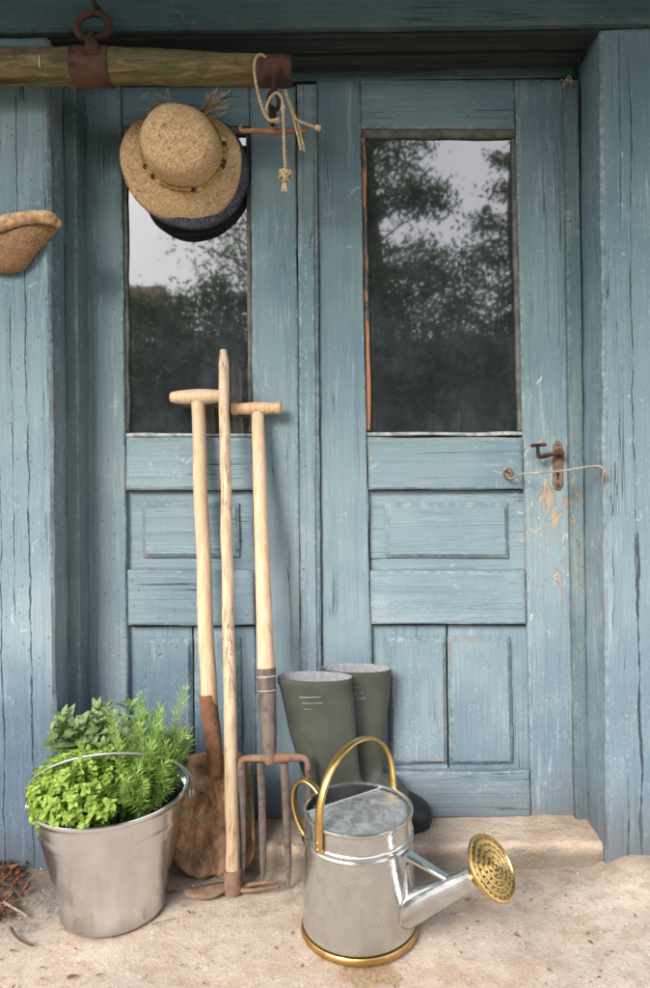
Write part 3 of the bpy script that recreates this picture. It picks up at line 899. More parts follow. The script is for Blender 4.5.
obj('wall_hook', bm, M['rust_dark'], yk, 60)
fe = band(258, 291.5, 71.2, k_ * 15.2, M['rust_dark'], 'end_ferrule')
bm = B()  # nail in the beam
nl = at(39.5, 60, YY - .036); tube(bm, [nl + Vector((0, 0, .010)), nl + Vector((0, -.0015, 0)), nl + Vector((0, 0, -.014))], .0012, 6)
obj('staple_nail', bm, M['zinc'], yk, 60)
# strap, shackle links and toggle bar below the ferrule
bm = B()
tube(bm, spline([at(276, 66, YY - .033), at(275, 78, YY - .035), at(274, 90, YY - .030), at(273.5, 94, YY - .024)], 5), [.0095, .0085, .008, .0075, .007, .0065, .006, .006, .006, .006, .006, .006, .006, .006, .006, .0055], 12)
obj('strap', bm, M['rust_dark'], fe, 60)
def link(cx, cy, rx, rz, y, yaw, th=.0042):
    bm = B(); c = at(cx, cy, y)
    u = Vector((math.cos(yaw), math.sin(yaw), 0))
    tube(bm, [c + u * rx * math.cos(2 * PI * k / 24) + Vector((0, 0, rz * math.sin(2 * PI * k / 24))) for k in range(24)], th, 9, closed=True)
    return obj('chain_link', bm, M['rust_dark'], fe, 60)
link(273.5, 101, .011, .020, YY - .022, .35); link(272.8, 116, .010, .017, YY - .02, 1.3)
bm = B()
pth = spline([at(241.5, 125, YY - .02), at(240.2, 128, YY - .02), at(243, 130.8, YY - .02), at(256, 130.5, YY - .02), at(268, 131.5, YY - .02), at(275, 132, YY - .02), at(285, 130.8, YY - .02), at(298, 131, YY - .02), at(305, 131, YY - .02), at(308, 128.5, YY - .02), at(306.5, 126, YY - .02)], 6)
rr = [.0026 + .0042 * max(0, 1 - abs(i - 30) / 26) for i in range(len(pth))]
tube(bm, pth, rr, 10)
lathe(bm, [(.0045, -.005), (.0085, -.005), (.0085, .005), (.0045, .005)], at(272.8, 126.5, YY - .02), Vector((0, 1, 0)), 16)
obj('toggle_bar', bm, M['rust'], fe, 50)

# ------------------------------------------------------------------ twine
def ply(path, r=.0030):
    """Two twisted strands along a path."""
    bm = B()
    n = len(path)
    for ph in (0, PI):
        pp = []
        for i, p in enumerate(path):
            tg = (path[min(i + 1, n - 1)] - path[max(i - 1, 0)]).normalized()
            a = tg.cross(Vector((0, 1, .13))).normalized(); b = tg.cross(a)
            an = i * .9 + ph
            pp.append(p + (a * math.cos(an) + b * math.sin(an)) * r * .48)
        tube(bm, pp, r * .66, 7)
    return bm
ty = YY - .045
tb = at(276, 100, ty)
tw = thing('twine', 'pale hemp twine looped over the beam end with knotted dangling ends', 'twine', tb)
obj('loop', ply(spline([at(268, 61, YY - .02), at(262, 55, YY - .034), at(256.5, 57, ty), at(254.2, 66, ty), at(255.5, 80, ty), at(259, 97, ty), at(264, 112, ty), at(268.5, 119.5, ty), at(273, 120.5, ty), at(278.5, 119, ty), at(279, 120.8, ty + .012), at(272, 121.5, ty + .014), at(266.5, 116, ty + .004), at(267, 106, ty), at(271, 97, ty), at(277, 93, ty), at(281.5, 98, ty), at(283, 106, ty)], 12)), M['twine'], tw, 60)
kn = obj('hanging_end', ply(spline([at(283, 106, ty), at(283.2, 112, ty - .002), at(283.8, 130, ty - .002), at(284.3, 150, ty - .002), at(285.4, 166, ty - .002), at(285.6, 172, ty)], 18)), M['twine'], tw, 60)
bm = B()
kc = at(285.2, 175, ty - .002)
for i in range(5):
    a0 = i * 1.25
    ax = Vector((math.cos(a0), .5 * math.sin(a0 * 2), math.sin(a0))).normalized()
    u = ax.cross(Vector((.3, 1, .2))).normalized(); v = ax.cross(u)
    tube(bm, [kc + u * .0125 * math.cos(2 * PI * k / 14) + v * .0105 * math.sin(2 * PI * k / 14) + ax * (.0035 * math.sin(i * 2.1)) for k in range(14)], .0028, 7, closed=True)
for dx in (-1.5, -.3, 1.2):
    tube(bm, spline([at(285 + dx * .4, 180, ty), at(284.5 + dx, 186, ty - .001), at(284.5 + dx * 1.8, 191.5, ty)], 4), .0022, 6)
obj('knot', bm, M['twine'], kn, 60)
bm = B()
lathe(bm, [(.0005, -.006), (.0048, -.005), (.0056, 0), (.0046, .006), (.0005, .0065)], at(283, 108.5, ty - .001), Vector((0, 0, 1)), 10)
obj('whipping', bm, M['twine'], kn, 60)
for k, path in enumerate(([(285, 90), (290, 106), (294.5, 117), (300, 121.5), (309, 125), (318, 128)], [(287, 96), (292, 113), (295.5, 126), (298.5, 138), (301, 150.5)], [(288, 98), (294, 113), (299, 128), (302, 140), (304.5, 152)])):
    o = obj('hanging_end', ply(spline([at(a, b, ty + .012 + .004 * k) for a, b in path], 12), .0026), M['twine'], tw, 60)
    if k == 0:
        bm = B(); c = at(317.5, 127.8, ty + .012)
        lathe(bm, [(.0005, -.006), (.0052, -.004), (.0062, .001), (.0058, .006), (.0005, .0075)], c, Vector((1, 0, -.35)), 9)
        obj('end_knot', bm, M['twine'], o, 60)

# ------------------------------------------------------------------ hats on the left door
def hat(c, axis, crown_r, crown_h, brim, mat, name_parts, parent, droop=.012, crown=True, seed=0):
    axis = Vector(axis).normalized()
    u = (Vector((1, 0, 0)) - axis * axis.x).normalized(); v = u.cross(axis)
    if v.z < 0: v = -v
    seg = 72
    def shell(rings):
        bm = B(); R = []
        lay = bm.loops.layers.uv.verify()
        for fn in rings:
            row = []
            for k in range(seg):
                t = 2 * PI * k / seg
                r, h = fn(t)
                row.append(bm.verts.new(c + (u * math.cos(t) + v * math.sin(t)) * r + axis * h))
            R.append(row)
        for i in range(len(R) - 1):
            for k in range(seg):
                bm.faces.new((R[i][k], R[i][(k + 1) % seg], R[i + 1][(k + 1) % seg], R[i + 1][k]))
        return bm, R
    out = {}
    if crown:
        prof = [(.0005, 1.0), (.15, 1.0), (.32, .995), (.48, .98), (.62, .955), (.74, .91), (.83, .85), (.895, .77), (.935, .66), (.96, .52), (.98, .36), (.995, .18), (1.005, .05), (1.02, 0.0)]
        rings = []
        for (rf, hf) in prof:
            rings.append(lambda t, rf=rf, hf=hf: (crown_r * rf * (1 + .035 * math.cos(2 * t + .6) + .02 * nz((math.cos(t), math.sin(t), hf), 1.6, seed)), crown_h * (hf + (.05 * nz((rf * math.cos(t), rf * math.sin(t), 0), 1.5, seed + 2)) * (1 if hf > .3 else 0))))
        bm, R = shell(rings)
        bm.faces.new(R[0])
        out['crown'] = obj('crown', bm, mat, parent, 180)
    rings = []
    for s in [i / 9 for i in range(10)]:
        def fn(t, s=s):
            rb = brim(t)
            r0 = crown_r * 1.0
            r = r0 + (rb - r0) * s
            h = -droop * s * s * 1.4 + .010 * s * s * math.sin(t * 2 + seed) + .006 * s * nz((math.cos(t) * 2, math.sin(t) * 2, s), 1.2, seed + 5)
            if s > .95: h -= .003
            return r, h + .001
        rings.append(fn)
    bm, R = shell(rings)
    o = obj('brim', bm, mat, parent, 180)
    m = o.modifiers.new('thick', 'SOLIDIFY'); m.thickness = .0022; m.offset = 0
    out['brim'] = o
    out['frame'] = (u, v, axis)
    return out

hc = at(183, 151, -.070)
th_ = thing('straw_hat', 'tan woven straw sun hat with beaded band hung in front of the left window', 'hat', hc)
def brimf(t):
    s = math.sin(t)
    return .134 + .016 * max(0, -s) - .030 * max(0, s) + .006 * math.cos(t - PI) + .002 * math.sin(5 * t)
hh = hat(hc, (.10, -1, -.10), .0845, .098, brimf, M['straw'], None, th_, seed=1.0)
u, v, ax = hh['frame']
bm = B()
bandpts = lambda k, n, h=.010, e=.0035: hc + (u * math.cos(2 * PI * k / n) + v * math.sin(2 * PI * k / n)) * (.0845 * (1.0 + .035 * math.cos(4 * PI * k / n + .6)) + e) + ax * (h + .003 * math.sin(7 * 2 * PI * k / n))
n = 90
for ph in (0, 2.1, 4.2):
    tube(bm, [bandpts(k, n, .010 + .0032 * math.sin(k * 1.0 + ph), .0035 + .0022 * math.cos(k * 1.0 + ph)) for k in range(n)], .0026, 7, closed=True)
bo = obj('hat_band', bm, M['band'], th_, 60)
for deg, mk in ((205, 'bead'), (222, 'bead'), (232, 'bead_pale'), (283, 'bead'), (292, 'bead_pale'), (345, 'bead'), (338, 'bead'), (14, 'bead_pale'), (8, 'bead')):
    bm = B()
    c = bandpts(deg, 360, .011, .006)
    lathe(bm, [(.0004, -.006), (.0042, -.0045), (.0060, 0), (.0042, .0045), (.0004, .006)], c, (u * -math.sin(math.radians(deg)) + v * math.cos(math.radians(deg))), 12)
    obj('bead', bm, M[mk], bo, 60)
bm = B()
rs = random.Random(4)
def wisp(p0, p1, n, spread, r=.0011):
    for i in range(n):
        a = p0 + Vector((rs.uniform(-1, 1), rs.uniform(-.5, .5), rs.uniform(-1, 1))) * .006
        b = p1 + Vector((rs.uniform(-1, 1) * spread, rs.uniform(-.4, .4) * spread, rs.uniform(-1, 1) * spread * .8))
        m = a.lerp(b, .5) + Vector((rs.uniform(-1, 1), rs.uniform(-1, 1), rs.uniform(-.3, 1))) * .008
        tube(bm, spline([a, m, b], 4), [r * 1.2] * 4 + [r] * 4 + [r * .6], 5)
wisp(at(196, 119, -.085), at(219, 98, -.085), 16, .026, .0014)
wisp(at(199, 117, -.085), at(224, 108, -.085), 5, .014, .0012)
obj('straw_fringe', bm, M['straw_bit'], th_, 60); bm = B()
wisp(at(168, 112, -.085), at(154, 98, -.085), 6, .016)
wisp(at(172, 110, -.085), at(163, 92, -.085), 3, .012)
wisp(at(150, 116, -.085), at(146, 110, -.085), 2, .006)
obj('straw_fringe', bm, M['straw_bit'], th_, 60)
bc = at(187, 167, -.040)
bh = thing('black_hat', 'black woven straw hat mostly hidden behind the tan sun hat', 'hat', bc)
hat(bc, (.05, -1, -.02), .080, .022, lambda t: .1345 + .004 * math.cos(t + .9), M['black_straw'], None, bh, droop=.010, seed=6)

# ------------------------------------------------------------------ cap on the left post
cb = at(18, 240, -.17)
cp = thing('cap', 'worn tan suede flat cap with a rolled rim hanging on the left post', 'cap', cb)
outline = [(-34, 248), (-26, 233), (-10, 224), (8, 217), (25, 213), (40, 212), (52, 214.5), (59, 219), (61, 225), (57, 232), (50, 240), (43, 247), (37, 254), (32, 262), (26, 269), (18, 273), (8, 274), (-6, 273), (-20, 270), (-30, 262)]
bm = B()
cy0 = -.139
oc = spline([at(a, b, cy0) for a, b in outline] + [at(*outline[0], cy0)], 4)[:-1]
cen = at(12, 240, cy0)
levels = [(1.0, 0.0), (1.0, -.008), (.985, -.014), (.93, -.021), (.82, -.027), (.62, -.032), (.36, -.036), (.02, -.037)]
R = []
for s, dy in levels:
    row = []
    for p in oc:
        w = cen + (p - cen) * s
        w = Vector((w.x, cy0 + dy, w.z))
        w.y += .007 * nz(w, 17) * (1 if dy < -.02 else .3) + .003 * nz(w, 45)
        # keep outline as seen: scale about the camera is not used, only a slight shrink with height
        row.append(bm.verts.new(w))
    R.append(row)
L = len(oc)
for i in range(len(R) - 1):
    for k in range(L):
        bm.faces.new((R[i][k], R[i][(k + 1) % L], R[i + 1][(k + 1) % L], R[i + 1][k]))
bm.faces.new(R[-1]); bm.faces.new(R[0][::-1])
obj('cap_body', bm, M['cap_weave'], cp, 180)
bm = B()
rc_ = [(-36, 241, 8), (-20, 232, 8), (0, 225, 8), (20, 219.5, 7.6), (38, 217.5, 7), (50, 219, 6.6), (56, 222, 5.6), (60, 225.5, 3.6)]
rp = spline([at(a, b, -.171 + (.006 if a > 55 else 0)) for a, b, r in rc_], 6)
rr = [v.x * .0021 for v in spline([Vector((r, 0, 0)) for a, b, r in rc_], 6)]
tube(bm, rp, [r * (1 + .06 * nz(p, 40)) for r, p in zip(rr, rp)], 16, flat=(Vector((0, -1, 0)), 1.0), wob=.12)
obj('rolled_rim', bm, M['suede_rim'], cp, 180)
bm = B()
sp_ = spline([at(a, b + r * .98, -.176) for a, b, r in rc_[:-1]], 6)
tube(bm, sp_, .0016, 6)
obj('seam', bm, M['dark_twig'], cp, 60)

# ------------------------------------------------------------------ garden tools
def axis_points(a, b, n): return [a.lerp(b, i / n) for i in range(n + 1)]
def grip(p, q, prof, mat, parent):
    bm = B(); L_ = (q - p).length
    lathe(bm, [(r, t * L_) for t, r in prof], p, (q - p), 22, True, True)
    return obj('grip', bm, mat, parent, 60)
# spade
sb = gp(213, 872)
sb = Vector((sb.x, -.128, 0))
sp = thing('spade', 'long handled spade with T grip and rusty blade, leftmost of the three tools', 'spade', sb)
st_, sj = at(197.5, 398, -.030), at(209, 706, -.098)
bm = B()
n = 30
pts = axis_points(st_, sj, n)
for i, p in enumerate(pts): p.x += .0012 * math.sin(i * .5)
tube(bm, pts, [.0150 + .0032 * (i / n) for i in range(n + 1)], 20, wob=.03)
obj('shaft', bm, M['ash'], sp, 60)
grip(at(170.5, 397.5, -.030), at(227, 396, -.032), [(0, .0100), (.03, .0125), (.15, .0150), (.35, .0170), (.5, .0178), (.65, .0170), (.85, .0145), (.97, .0125), (1, .0100)], M['ash'], sp)
bm = B()
so = spline([at(207.8, 694, -.0955), at(209.5, 712, -.0995), at(212, 732, -.108), at(214.5, 750, -.121), at(216, 775, -.133)], 6)
tube(bm, so, [.0195 - .004 * (i / (len(so) - 1)) ** 2 for i in range(len(so))], 18, wob=.03)
obj('socket', bm, M['rust'], sp, 60)
bm = B()
nu, nv = 22, 30
top_c, bot_c = at(219.5, 752, -.120), at(213.5, 877, -.153)
rows = []
for j in range(nv + 1):
    t = j / nv
    c = top_c.lerp(bot_c, t)
    # half width: square shoulders, flaring slightly, rounded point
    w = .0655 + .026 * t ** .8
    if t > .72: w *= math.sqrt(max(0, 1 - ((t - .72) / .285) ** 2.4))
    row = []
    for i in range(nu + 1):
        s = -1 + 2 * i / nu
        cv = .018 * (s * s) - .008
        rib = -.015 * math.exp(-(s / .20) ** 2) * max(0, 1 - t / .62)
        bend = .004 * math.sin(t * PI)
        z = c.z - (.004 * s * s * (1 - t)) + (.003 * nz((s * 3, t * 2, 0), 2) if t > .9 else 0)
        row.append(bm.verts.new((c.x + w * s, c.y - cv * .9 + rib + bend + .0012 * nz((s, t, 0), 4), max(z, .0012))))
    rows.append(row)
for j in range(nv):
    for i in range(nu):
        bm.faces.new((rows[j][i], rows[j][i + 1], rows[j + 1][i + 1], rows[j + 1][i]))
o = obj('blade', bm, M['spade'], sp, 180)
m = o.modifiers.new('thick', 'SOLIDIFY'); m.thickness = .0026; m.offset = 0

# hoe
hb_ = gp(233, 895)
ho = thing('hoe', 'pale cracked pole hoe with a blade and two prongs, standing between spade and fork', 'hoe', hb_)
ht, hbm = at(223.2, 350, -.062), Vector((hb_.x, hb_.y + .004, .006))
bm = B()
n = 36
pts = axis_points(ht, hbm, n)
for i, p in enumerate(pts):
    p.x += .0022 * nz((i, 0, 0), .35); p.y += .002 * nz((0, i, 0), .35)
rr = [.0112 + .0034 * (i / n) + .0006 * nz((i, 3, 0), .8) for i in range(n + 1)]
rr[0] = .0072
tube(bm, pts, rr, 18, wob=.05)
obj('shaft', bm, M['hoe_wood'], ho, 60)
ha = at(233, 893, hb_.y)
d_ = (hbm - ht).normalized()
bm = B()
c = hbm - d_ * .012
lathe(bm, [(.0148, -.030), (.0180, -.030), (.0190, -.026), (.0180, -.020), (.0188, 0), (.0185, .014), (.0120, .015)], c, d_, 22)
obj('eye', bm, M['rust_orange'], ho, 50)
bm = B()   # pointed blade to the left
hl = []
A = Vector((c.x - .014, c.y, .010)); T = gp(184, 898.5, .004); T.y = max(T.y, hb_.y - .03)
n = 16
rowsb = []
for i in range(n + 1):
    t = i / n
    p = A.lerp(T, t)
    w = .006 + .018 * math.sin(PI * min(1, t * 1.0 + .05)) ** .8 * (1 - .5 * t)
    if i == n: w = .001
    zz = max(.004, .010 - .005 * math.sin(PI * t) + .004 * t)
    rowsb.append([bm.verts.new((p.x, p.y + w * s, zz + .003 * (1 - s * s) + (.006 * (s + 1) / 2))) for s in (-1, -.5, 0, .5, 1)])
for i in range(n):
    for k in range(4):
        bm.faces.new((rowsb[i][k], rowsb[i][k + 1], rowsb[i + 1][k + 1], rowsb[i + 1][k]))
o = obj('blade', bm, M['rust_orange'], ho, 180)
m = o.modifiers.new('thick', 'SOLIDIFY'); m.thickness = .002; m.offset = 0
for k, (e, mid) in enumerate((((278, 881), 0), ((280, 886), 0))):
    bm = B()
    yp = hb_.y + (.020 if k == 0 else -.006)
    yq = c.y + (.012 if k == 0 else -.010)
    E_ = at(*e, yq)
    pth = spline([Vector((c.x + .010, c.y, .010)), Vector((c.x + .020, yq * .6 + c.y * .4, .010)), Vector((c.x + .028, yq, .010)).lerp(E_, .25), E_], 6)
    for p in pth: p.z = max(p.z, .004)
    tube(bm, pth, [.0065 - .0036 * i / (len(pth) - 1) for i in range(len(pth))], 8)
    obj('prong', bm, M['rust_orange'], ho, 50)

# fork
fb = gp(288, 889)
fk = thing('garden_fork', 'four tined garden fork with T grip, rightmost of the three tools by the boots', 'fork', fb)
ft, fj = at(257.5, 410, -.030), at(266.3, 676, -.132)
bm = B(); n = 30
pts = axis_points(ft, fj, n)
tube(bm, pts, [.0145 + .0042 * (i / n) for i in range(n + 1)], 20, wob=.03)
obj('shaft', bm, M['ash'], fk, 60)
grip(at(231.5, 409, -.034), at(281.5, 408, -.032), [(0, .0110), (.03, .0140), (.08, .0142), (.15, .0125), (.3, .0138), (.5, .0150), (.7, .0138), (.85, .0125), (.92, .0142), (.97, .0140), (1, .0110)], M['ash_grip'], fk)
bm = B()
sk = spline([at(266, 668, -.130), at(267.2, 700, -.142), at(268.5, 730, -.156), at(269.6, 752, -.168), at(270, 758, -.172)], 6)
tube(bm, sk, [.0205 - .0085 * (i / (len(sk) - 1)) ** 1.2 for i in range(len(sk))], 18, wob=.05)
obj('socket', bm, M['rust_grey'], fk, 60)
bm = B()
for a in (676, 690):
    c_ = at(266.6 + (a - 676) * .05, a, -.1325 - (a - 676) * .0005)
    lathe(bm, [(.0200, -.002), (.0216, -.001), (.0216, .001), (.0200, .002)], c_, (fj - ft), 18)
obj('wire_binding', bm, M['wire'], fk, 60)
fy = -.176
bm = B()
cb_ = spline([at(240.5, 768, fy), at(241.5, 761, fy), at(246, 758.5, fy), at(258, 758, fy), at(270, 758.3, fy), at(284, 757.8, fy), at(298, 757.5, fy), at(304, 758.3, fy), at(307.6, 762, fy), at(308.3, 769, fy)], 6)
tube(bm, cb_, [.0058 + .0034 * math.exp(-((i - len(cb_) / 2) / 9) ** 2) for i in range(len(cb_))], 12, flat=(Vector((0, 1, 0)), 1.15), wob=.06)
lathe(bm, [(.0001, -.012), (.011, -.010), (.0135, 0), (.011, .010), (.0001, .012)], at(270, 758, fy), Vector((0, 0, 1)), 16)
obj('head_bar', bm, M['rust_orange'], fk, 60)
for tx, bx, by in ((241, 241.5, 890), (260.5, 263, 884), (284, 289, 888), (308, 313, 884)):
    tip = gp(bx, by, .002)
    a0 = at(tx, 763, fy)
    bm = B()
    pth = spline([a0, a0.lerp(tip, .3) + Vector((0, .010, 0)), a0.lerp(tip, .7) + Vector((0, .008, 0)), tip], 7)
    nn = len(pth)
    tube(bm, pth, [(.0086 if tx != 308 else .0075) * (1 - .15 * i / nn) if i < nn - 5 else .0066 * (nn - i) / 5.5 + .0008 for i in range(nn)], 8, flat=(Vector((1, 0, 0)), .55), wob=.08)
    obj('tine', bm, M['rust_grey'], fk, 50)

# ------------------------------------------------------------------ rubber boots
def boot(base, h, label, top_rx, top_ry, tilt=0.0, mirror=1):
    """Boot pointing to +x. base = heel-side centre of the sole on the ground."""
    t = thing('rubber_boot', label, 'boot', base, 'pair of green rubber boots')
    O = Vector(base)
    # body as stacked rings: below the ankle the rings tilt forward to make the foot
    rings = []
    seg = 40
    def ell(cx, cz, rx, ry, pitch, sq=2.0, cy=0):
        row = []
        for k in range(seg):
            a = 2 * PI * k / seg
            ca, sa = math.cos(a), math.sin(a)
            x = rx * math.copysign(abs(ca) ** (2 / sq), ca); y = ry * math.copysign(abs(sa) ** (2 / sq), sa)
            row.append(O + Vector((cx + x * math.cos(pitch), y + cy, cz + x * math.sin(pitch))))
        return row
    H = h
    sect = [
        (.012 + tilt, H, top_rx, top_ry, -.03), (.012 + tilt, H - .004, top_rx * 1.012, top_ry * 1.012, -.03), (.012 + tilt, H - .014, top_rx * 1.012, top_ry * 1.012, -.03), (.013 + tilt, H - .017, top_rx * .985, top_ry * .985, -.03),
        (.015 + tilt * .8, H * .84, top_rx * .95, top_ry * .97, -.02), (.018 + tilt * .6, H * .68, top_rx * .89, top_ry * .95, 0), (.022 + tilt * .4, H * .54, top_rx * .83, top_ry * .88, .02),
        (.027 + tilt * .2, H * .42, top_rx * .75, top_ry * .84, .05), (.033, H * .33, top_rx * .76, top_ry * .82, .10)]
    bm = B()
    rows = [[bm.verts.new(p) for p in ell(a, b, c, d, e)] for a, b, c, d, e in sect]
    # foot: rings turn from horizontal to vertical around the instep
    foot = [(.043, .105, .066, .045, .22), (.055, .088, .072, .045, .42), (.075, .064, .068, .045, .70), (.105, .047, .050, .046, 1.0), (.135, .041, .038, .047, 1.25), (.160, .036, .028, .045, 1.45), (.180, .033, .020, .038, 1.55), (.192, .030, .014, .026, 1.57), (.196, .028, .002, .004, 1.57)]
    for a, b, c, d, e in foot:
        pts = ell(a, b, c, d, e, 2.2)
        for p in pts:
            p.z = max(p.z, O.z + .018)
            p.x = max(p.x, O.x - .036)
        rows.append([bm.verts.new(p) for p in pts])
    for i in range(len(rows) - 1):
        for k in range(seg):
            bm.faces.new((rows[i][k], rows[i][(k + 1) % seg], rows[i + 1][(k + 1) % seg], rows[i + 1][k]))
    bm.faces.new(rows[-1])
    for v in bm.verts:
        q = v.co - O
        if .04 < q.z < H - .05:
            f = .0026 * nz((q.x, q.y, q.z), 16, h * 10) + .0034 * math.sin(q.z * 120 + 18 * q.x + h * 20) * max(0, 1 - abs(q.z - .14) / .06)
            v.co += Vector((q.x - .02, q.y, 0)).normalized() * f
    body = obj('boot_body', bm, M['rubber'], t, 180)
    # lining
    bm = B()
    li = [(.012 + tilt, H + .0005, top_rx, top_ry, -.03), (.012 + tilt, H - .001, top_rx * .95, top_ry * .93, -.03), (.014 + tilt * .9, H - .03, top_rx * .93, top_ry * .90, -.03), (.016 + tilt * .7, H * .72, top_rx * .82, top_ry * .84, 0), (.02, H * .45, top_rx * .70, top_ry * .75, 0)]
    rows = [[bm.verts.new(p) for p in ell(a, b, c, d, e)] for a, b, c, d, e in li]
    for i in range(len(rows) - 1):
        for k in range(seg):
            bm.faces.new((rows[i][k], rows[i][(k + 1) % seg], rows[i + 1][(k + 1) % seg], rows[i + 1][k]))
    bm.faces.new(rows[-1])
    obj('lining', bm, M['lining'], body, 180)
    # sole with heel and toe cap rim
    bm = B()
    def solering(z, g):
        row = []
        n = 48
        for k in range(n):
            a = 2 * PI * k / n
            cx = .078 + (.118 + g) * math.cos(a)
            wy = (.043 + g) * math.sin(a) * (1 + .12 * math.cos(a - .3)) * (1 - .12 * math.cos(2 * a))
            row.append(bm.verts.new(O + Vector((cx, wy, z))))
        return row
    R = [solering(z, g) for z, g in ((0.0, -.004), (.002, 0), (.012, .001), (.014, .004), (.024, .004), (.030, .001), (.031, -.006))]
    for i in range(len(R) - 1):
        for k in range(48):
            bm.faces.new((R[i][k], R[i][(k + 1) % 48], R[i + 1][(k + 1) % 48], R[i + 1][k]))
    bm.faces.new(R[0][::-1]); bm.faces.new(R[-1])
    obj('sole', bm, M['sole'], body, 40)
    # three moulded stripes near the top, on the viewer's side
    bm = B()
    for i in range(3):
        zz = H - .034 - i * .0125
        p_ = []
        for k in range(9):
            a = -PI / 2 - .46 + .60 * k / 8 + i * .06
            f = .975 - (.034 + i * .0125) / H * .45
            p_.append(O + Vector((.013 + tilt * .95 + top_rx * f * 1.01 * math.cos(a), top_ry * (f + .035) * math.sin(a), zz + .0012 * k / 8)))
        tube(bm, p_, .0016, 6)
    obj('stripe', bm, M['rubber_line'], body, 60)
    bm = B()
    cap_ = [(.128, .0415, .0395, .0480, 1.22), (.130, .0415, .0400, .0490, 1.22), (.160, .037, .0305, .0470, 1.45), (.181, .034, .0225, .0400, 1.55), (.1935, .031, .015, .028, 1.57), (.1985, .028, .002, .004, 1.57)]
    rows = []
    for a, b, c, d, e in cap_:
        pts = ell(a, b, c, d, e, 2.2)
        for p in pts: p.z = max(p.z, O.z + .016)
        rows.append([bm.verts.new(p) for p in pts])
    for i in range(len(rows) - 1):
        for k in range(seg):
            bm.faces.new((rows[i][k], rows[i][(k + 1) % seg], rows[i + 1][(k + 1) % seg], rows[i + 1][k]))
    bm.faces.new(rows[-1])
    obj('toe_cap', bm, M['sole'], body, 60)
    return t
boot((-.014, -.043, STEP + .001), .362, 'far green rubber boot against the door, its black toe showing beside the can', .079, .036, tilt=.020)
boot((-.062, -.113, STEP + .001), .366, 'near green rubber boot with pale stripes, in front of the other one', .081, .037, tilt=-.022)

# ------------------------------------------------------------------ bucket with herbs
bk = gp(115, 902)
BKY = -.222
kb = at(115, 902, BKY); kb = Vector((kb.x, BKY, 0))
rimc = at(111.5, 791, BKY)
bt = thing('metal_bucket', 'brushed steel bucket with wire handle, planted with green herbs', 'bucket', kb)
ax = Vector((rimc.x - kb.x, 0, rimc.z)).normalized()
HB = rimc.z / ax.z
rb, rt = .1010, .1480
R_ = lambda t: rb + (rt - rb) * t
prof = [(.0005, .010), (rb - .012, .010), (rb - .004, .0), (rb + .001, .0), (rb + .0025, .004), (rb + .002, .010)]
for i in range(1, 29):
    t = i / 29
    r = R_(t)
    for c_, w_, a_ in ((.70, .012, .0030), (.755, .012, .0026)):
        r += a_ * math.exp(-((t - c_) / w_) ** 2)
    prof.append((r, .010 + (HB - .010) * t))
prof += [(rt + .001, HB - .006), (rt + .004, HB - .004), (rt + .0055, HB), (rt + .004, HB + .004), (rt + .0005, HB + .0045), (rt - .0025, HB + .002), (rt - .004, HB - .006)]
for i in range(28, 0, -1):
    t = i / 29
    prof.append((R_(t) - .004, .010 + (HB - .010) * t))
prof += [(rb - .006, .012), (.0005, .012)]
bm = B(); lathe(bm, prof, kb, ax, 96, uv=True)
for v_ in bm.verts:
    q = v_.co - kb
    f = .0012 * nz(q, 9) * (1 if q.z > .02 else 0)
    v_.co += Vector((q.x, q.y, 0)).normalized() * f if (q.x or q.y) else Vector()
    v_.co.z = max(v_.co.z, .0005)
obj('bucket_body', bm, M['bucket'], bt, 50)
earA = math.radians(190); earB = earA - PI
rimw = kb + ax * HB
def rimpt(a, r=rt, dz=0): return rimw + Vector((math.cos(a) * r, math.sin(a) * r, dz))
for a in (earA, earB):
    bm = B()
    c = rimpt(a, rt + .002, -.016)
    out_ = Vector((math.cos(a), math.sin(a), 0)); tn = Vector((-math.sin(a), math.cos(a), 0))
    pts = [c + tn * .013 * math.cos(2 * PI * k / 20) + Vector((0, 0, .012 * math.sin(2 * PI * k / 20))) + out_ * .003 for k in range(20)]
    f1 = [bm.verts.new(p) for p in pts]; f2 = [bm.verts.new(p + out_ * .003) for p in pts]
    bm.faces.new(f1[::-1]); bm.faces.new(f2)
    for k in range(20): bm.faces.new((f1[k], f1[(k + 1) % 20], f2[(k + 1) % 20], f2[k]))
    pk = c + out_ * .010
    tube(bm, [pk + tn * .008 * math.cos(2 * PI * k / 16) + Vector((0, 0, .008 * math.sin(2 * PI * k / 16))) for k in range(16)], .0022, 8, closed=True)
    obj('handle_lug', bm, M['zinc'], bt, 50)
bm = B()
pa, pb = rimpt(earA, rt + .012, -.008), rimpt(earB, rt + .012, -.008)
mid = (pa + pb) / 2
leanv = Vector((.14, -.60, .80)).normalized()
pth = []
for k in range(41):
    t = k / 40
    a = PI * t
    pth.append(mid + (pa - mid) * math.cos(a) + leanv * (.152 * math.sin(a) ** .85))
tube(bm, pth, .0027, 10)
obj('bail_handle', bm, M['zinc'], bt, 60)
# soil
bm = B()
SZ = HB - .040
rs_ = R_(SZ / HB) - .0055
rings = []
for i in range(10):
    r = rs_ * i / 9
    rings.append([bm.verts.new(kb + ax * SZ + Vector((r * math.cos(2 * PI * k / 40), r * math.sin(2 * PI * k / 40), (.010 * nz((r * math.cos(2 * PI * k / 40), r * math.sin(2 * PI * k / 40), 0), 40) if i < 9 else -.004)))) for k in range(40)])
for i in range(9):
    for k in range(40):
        bm.faces.new((rings[i][k], rings[i][(k + 1) % 40], rings[i + 1][(k + 1) % 40], rings[i + 1][k]))
so_ = obj('potting_soil', bm, M['soil'], None, 180, base=kb + ax * SZ)
tag(so_, 'dark potting soil showing at the right inside the steel bucket', 'soil', kind='stuff')

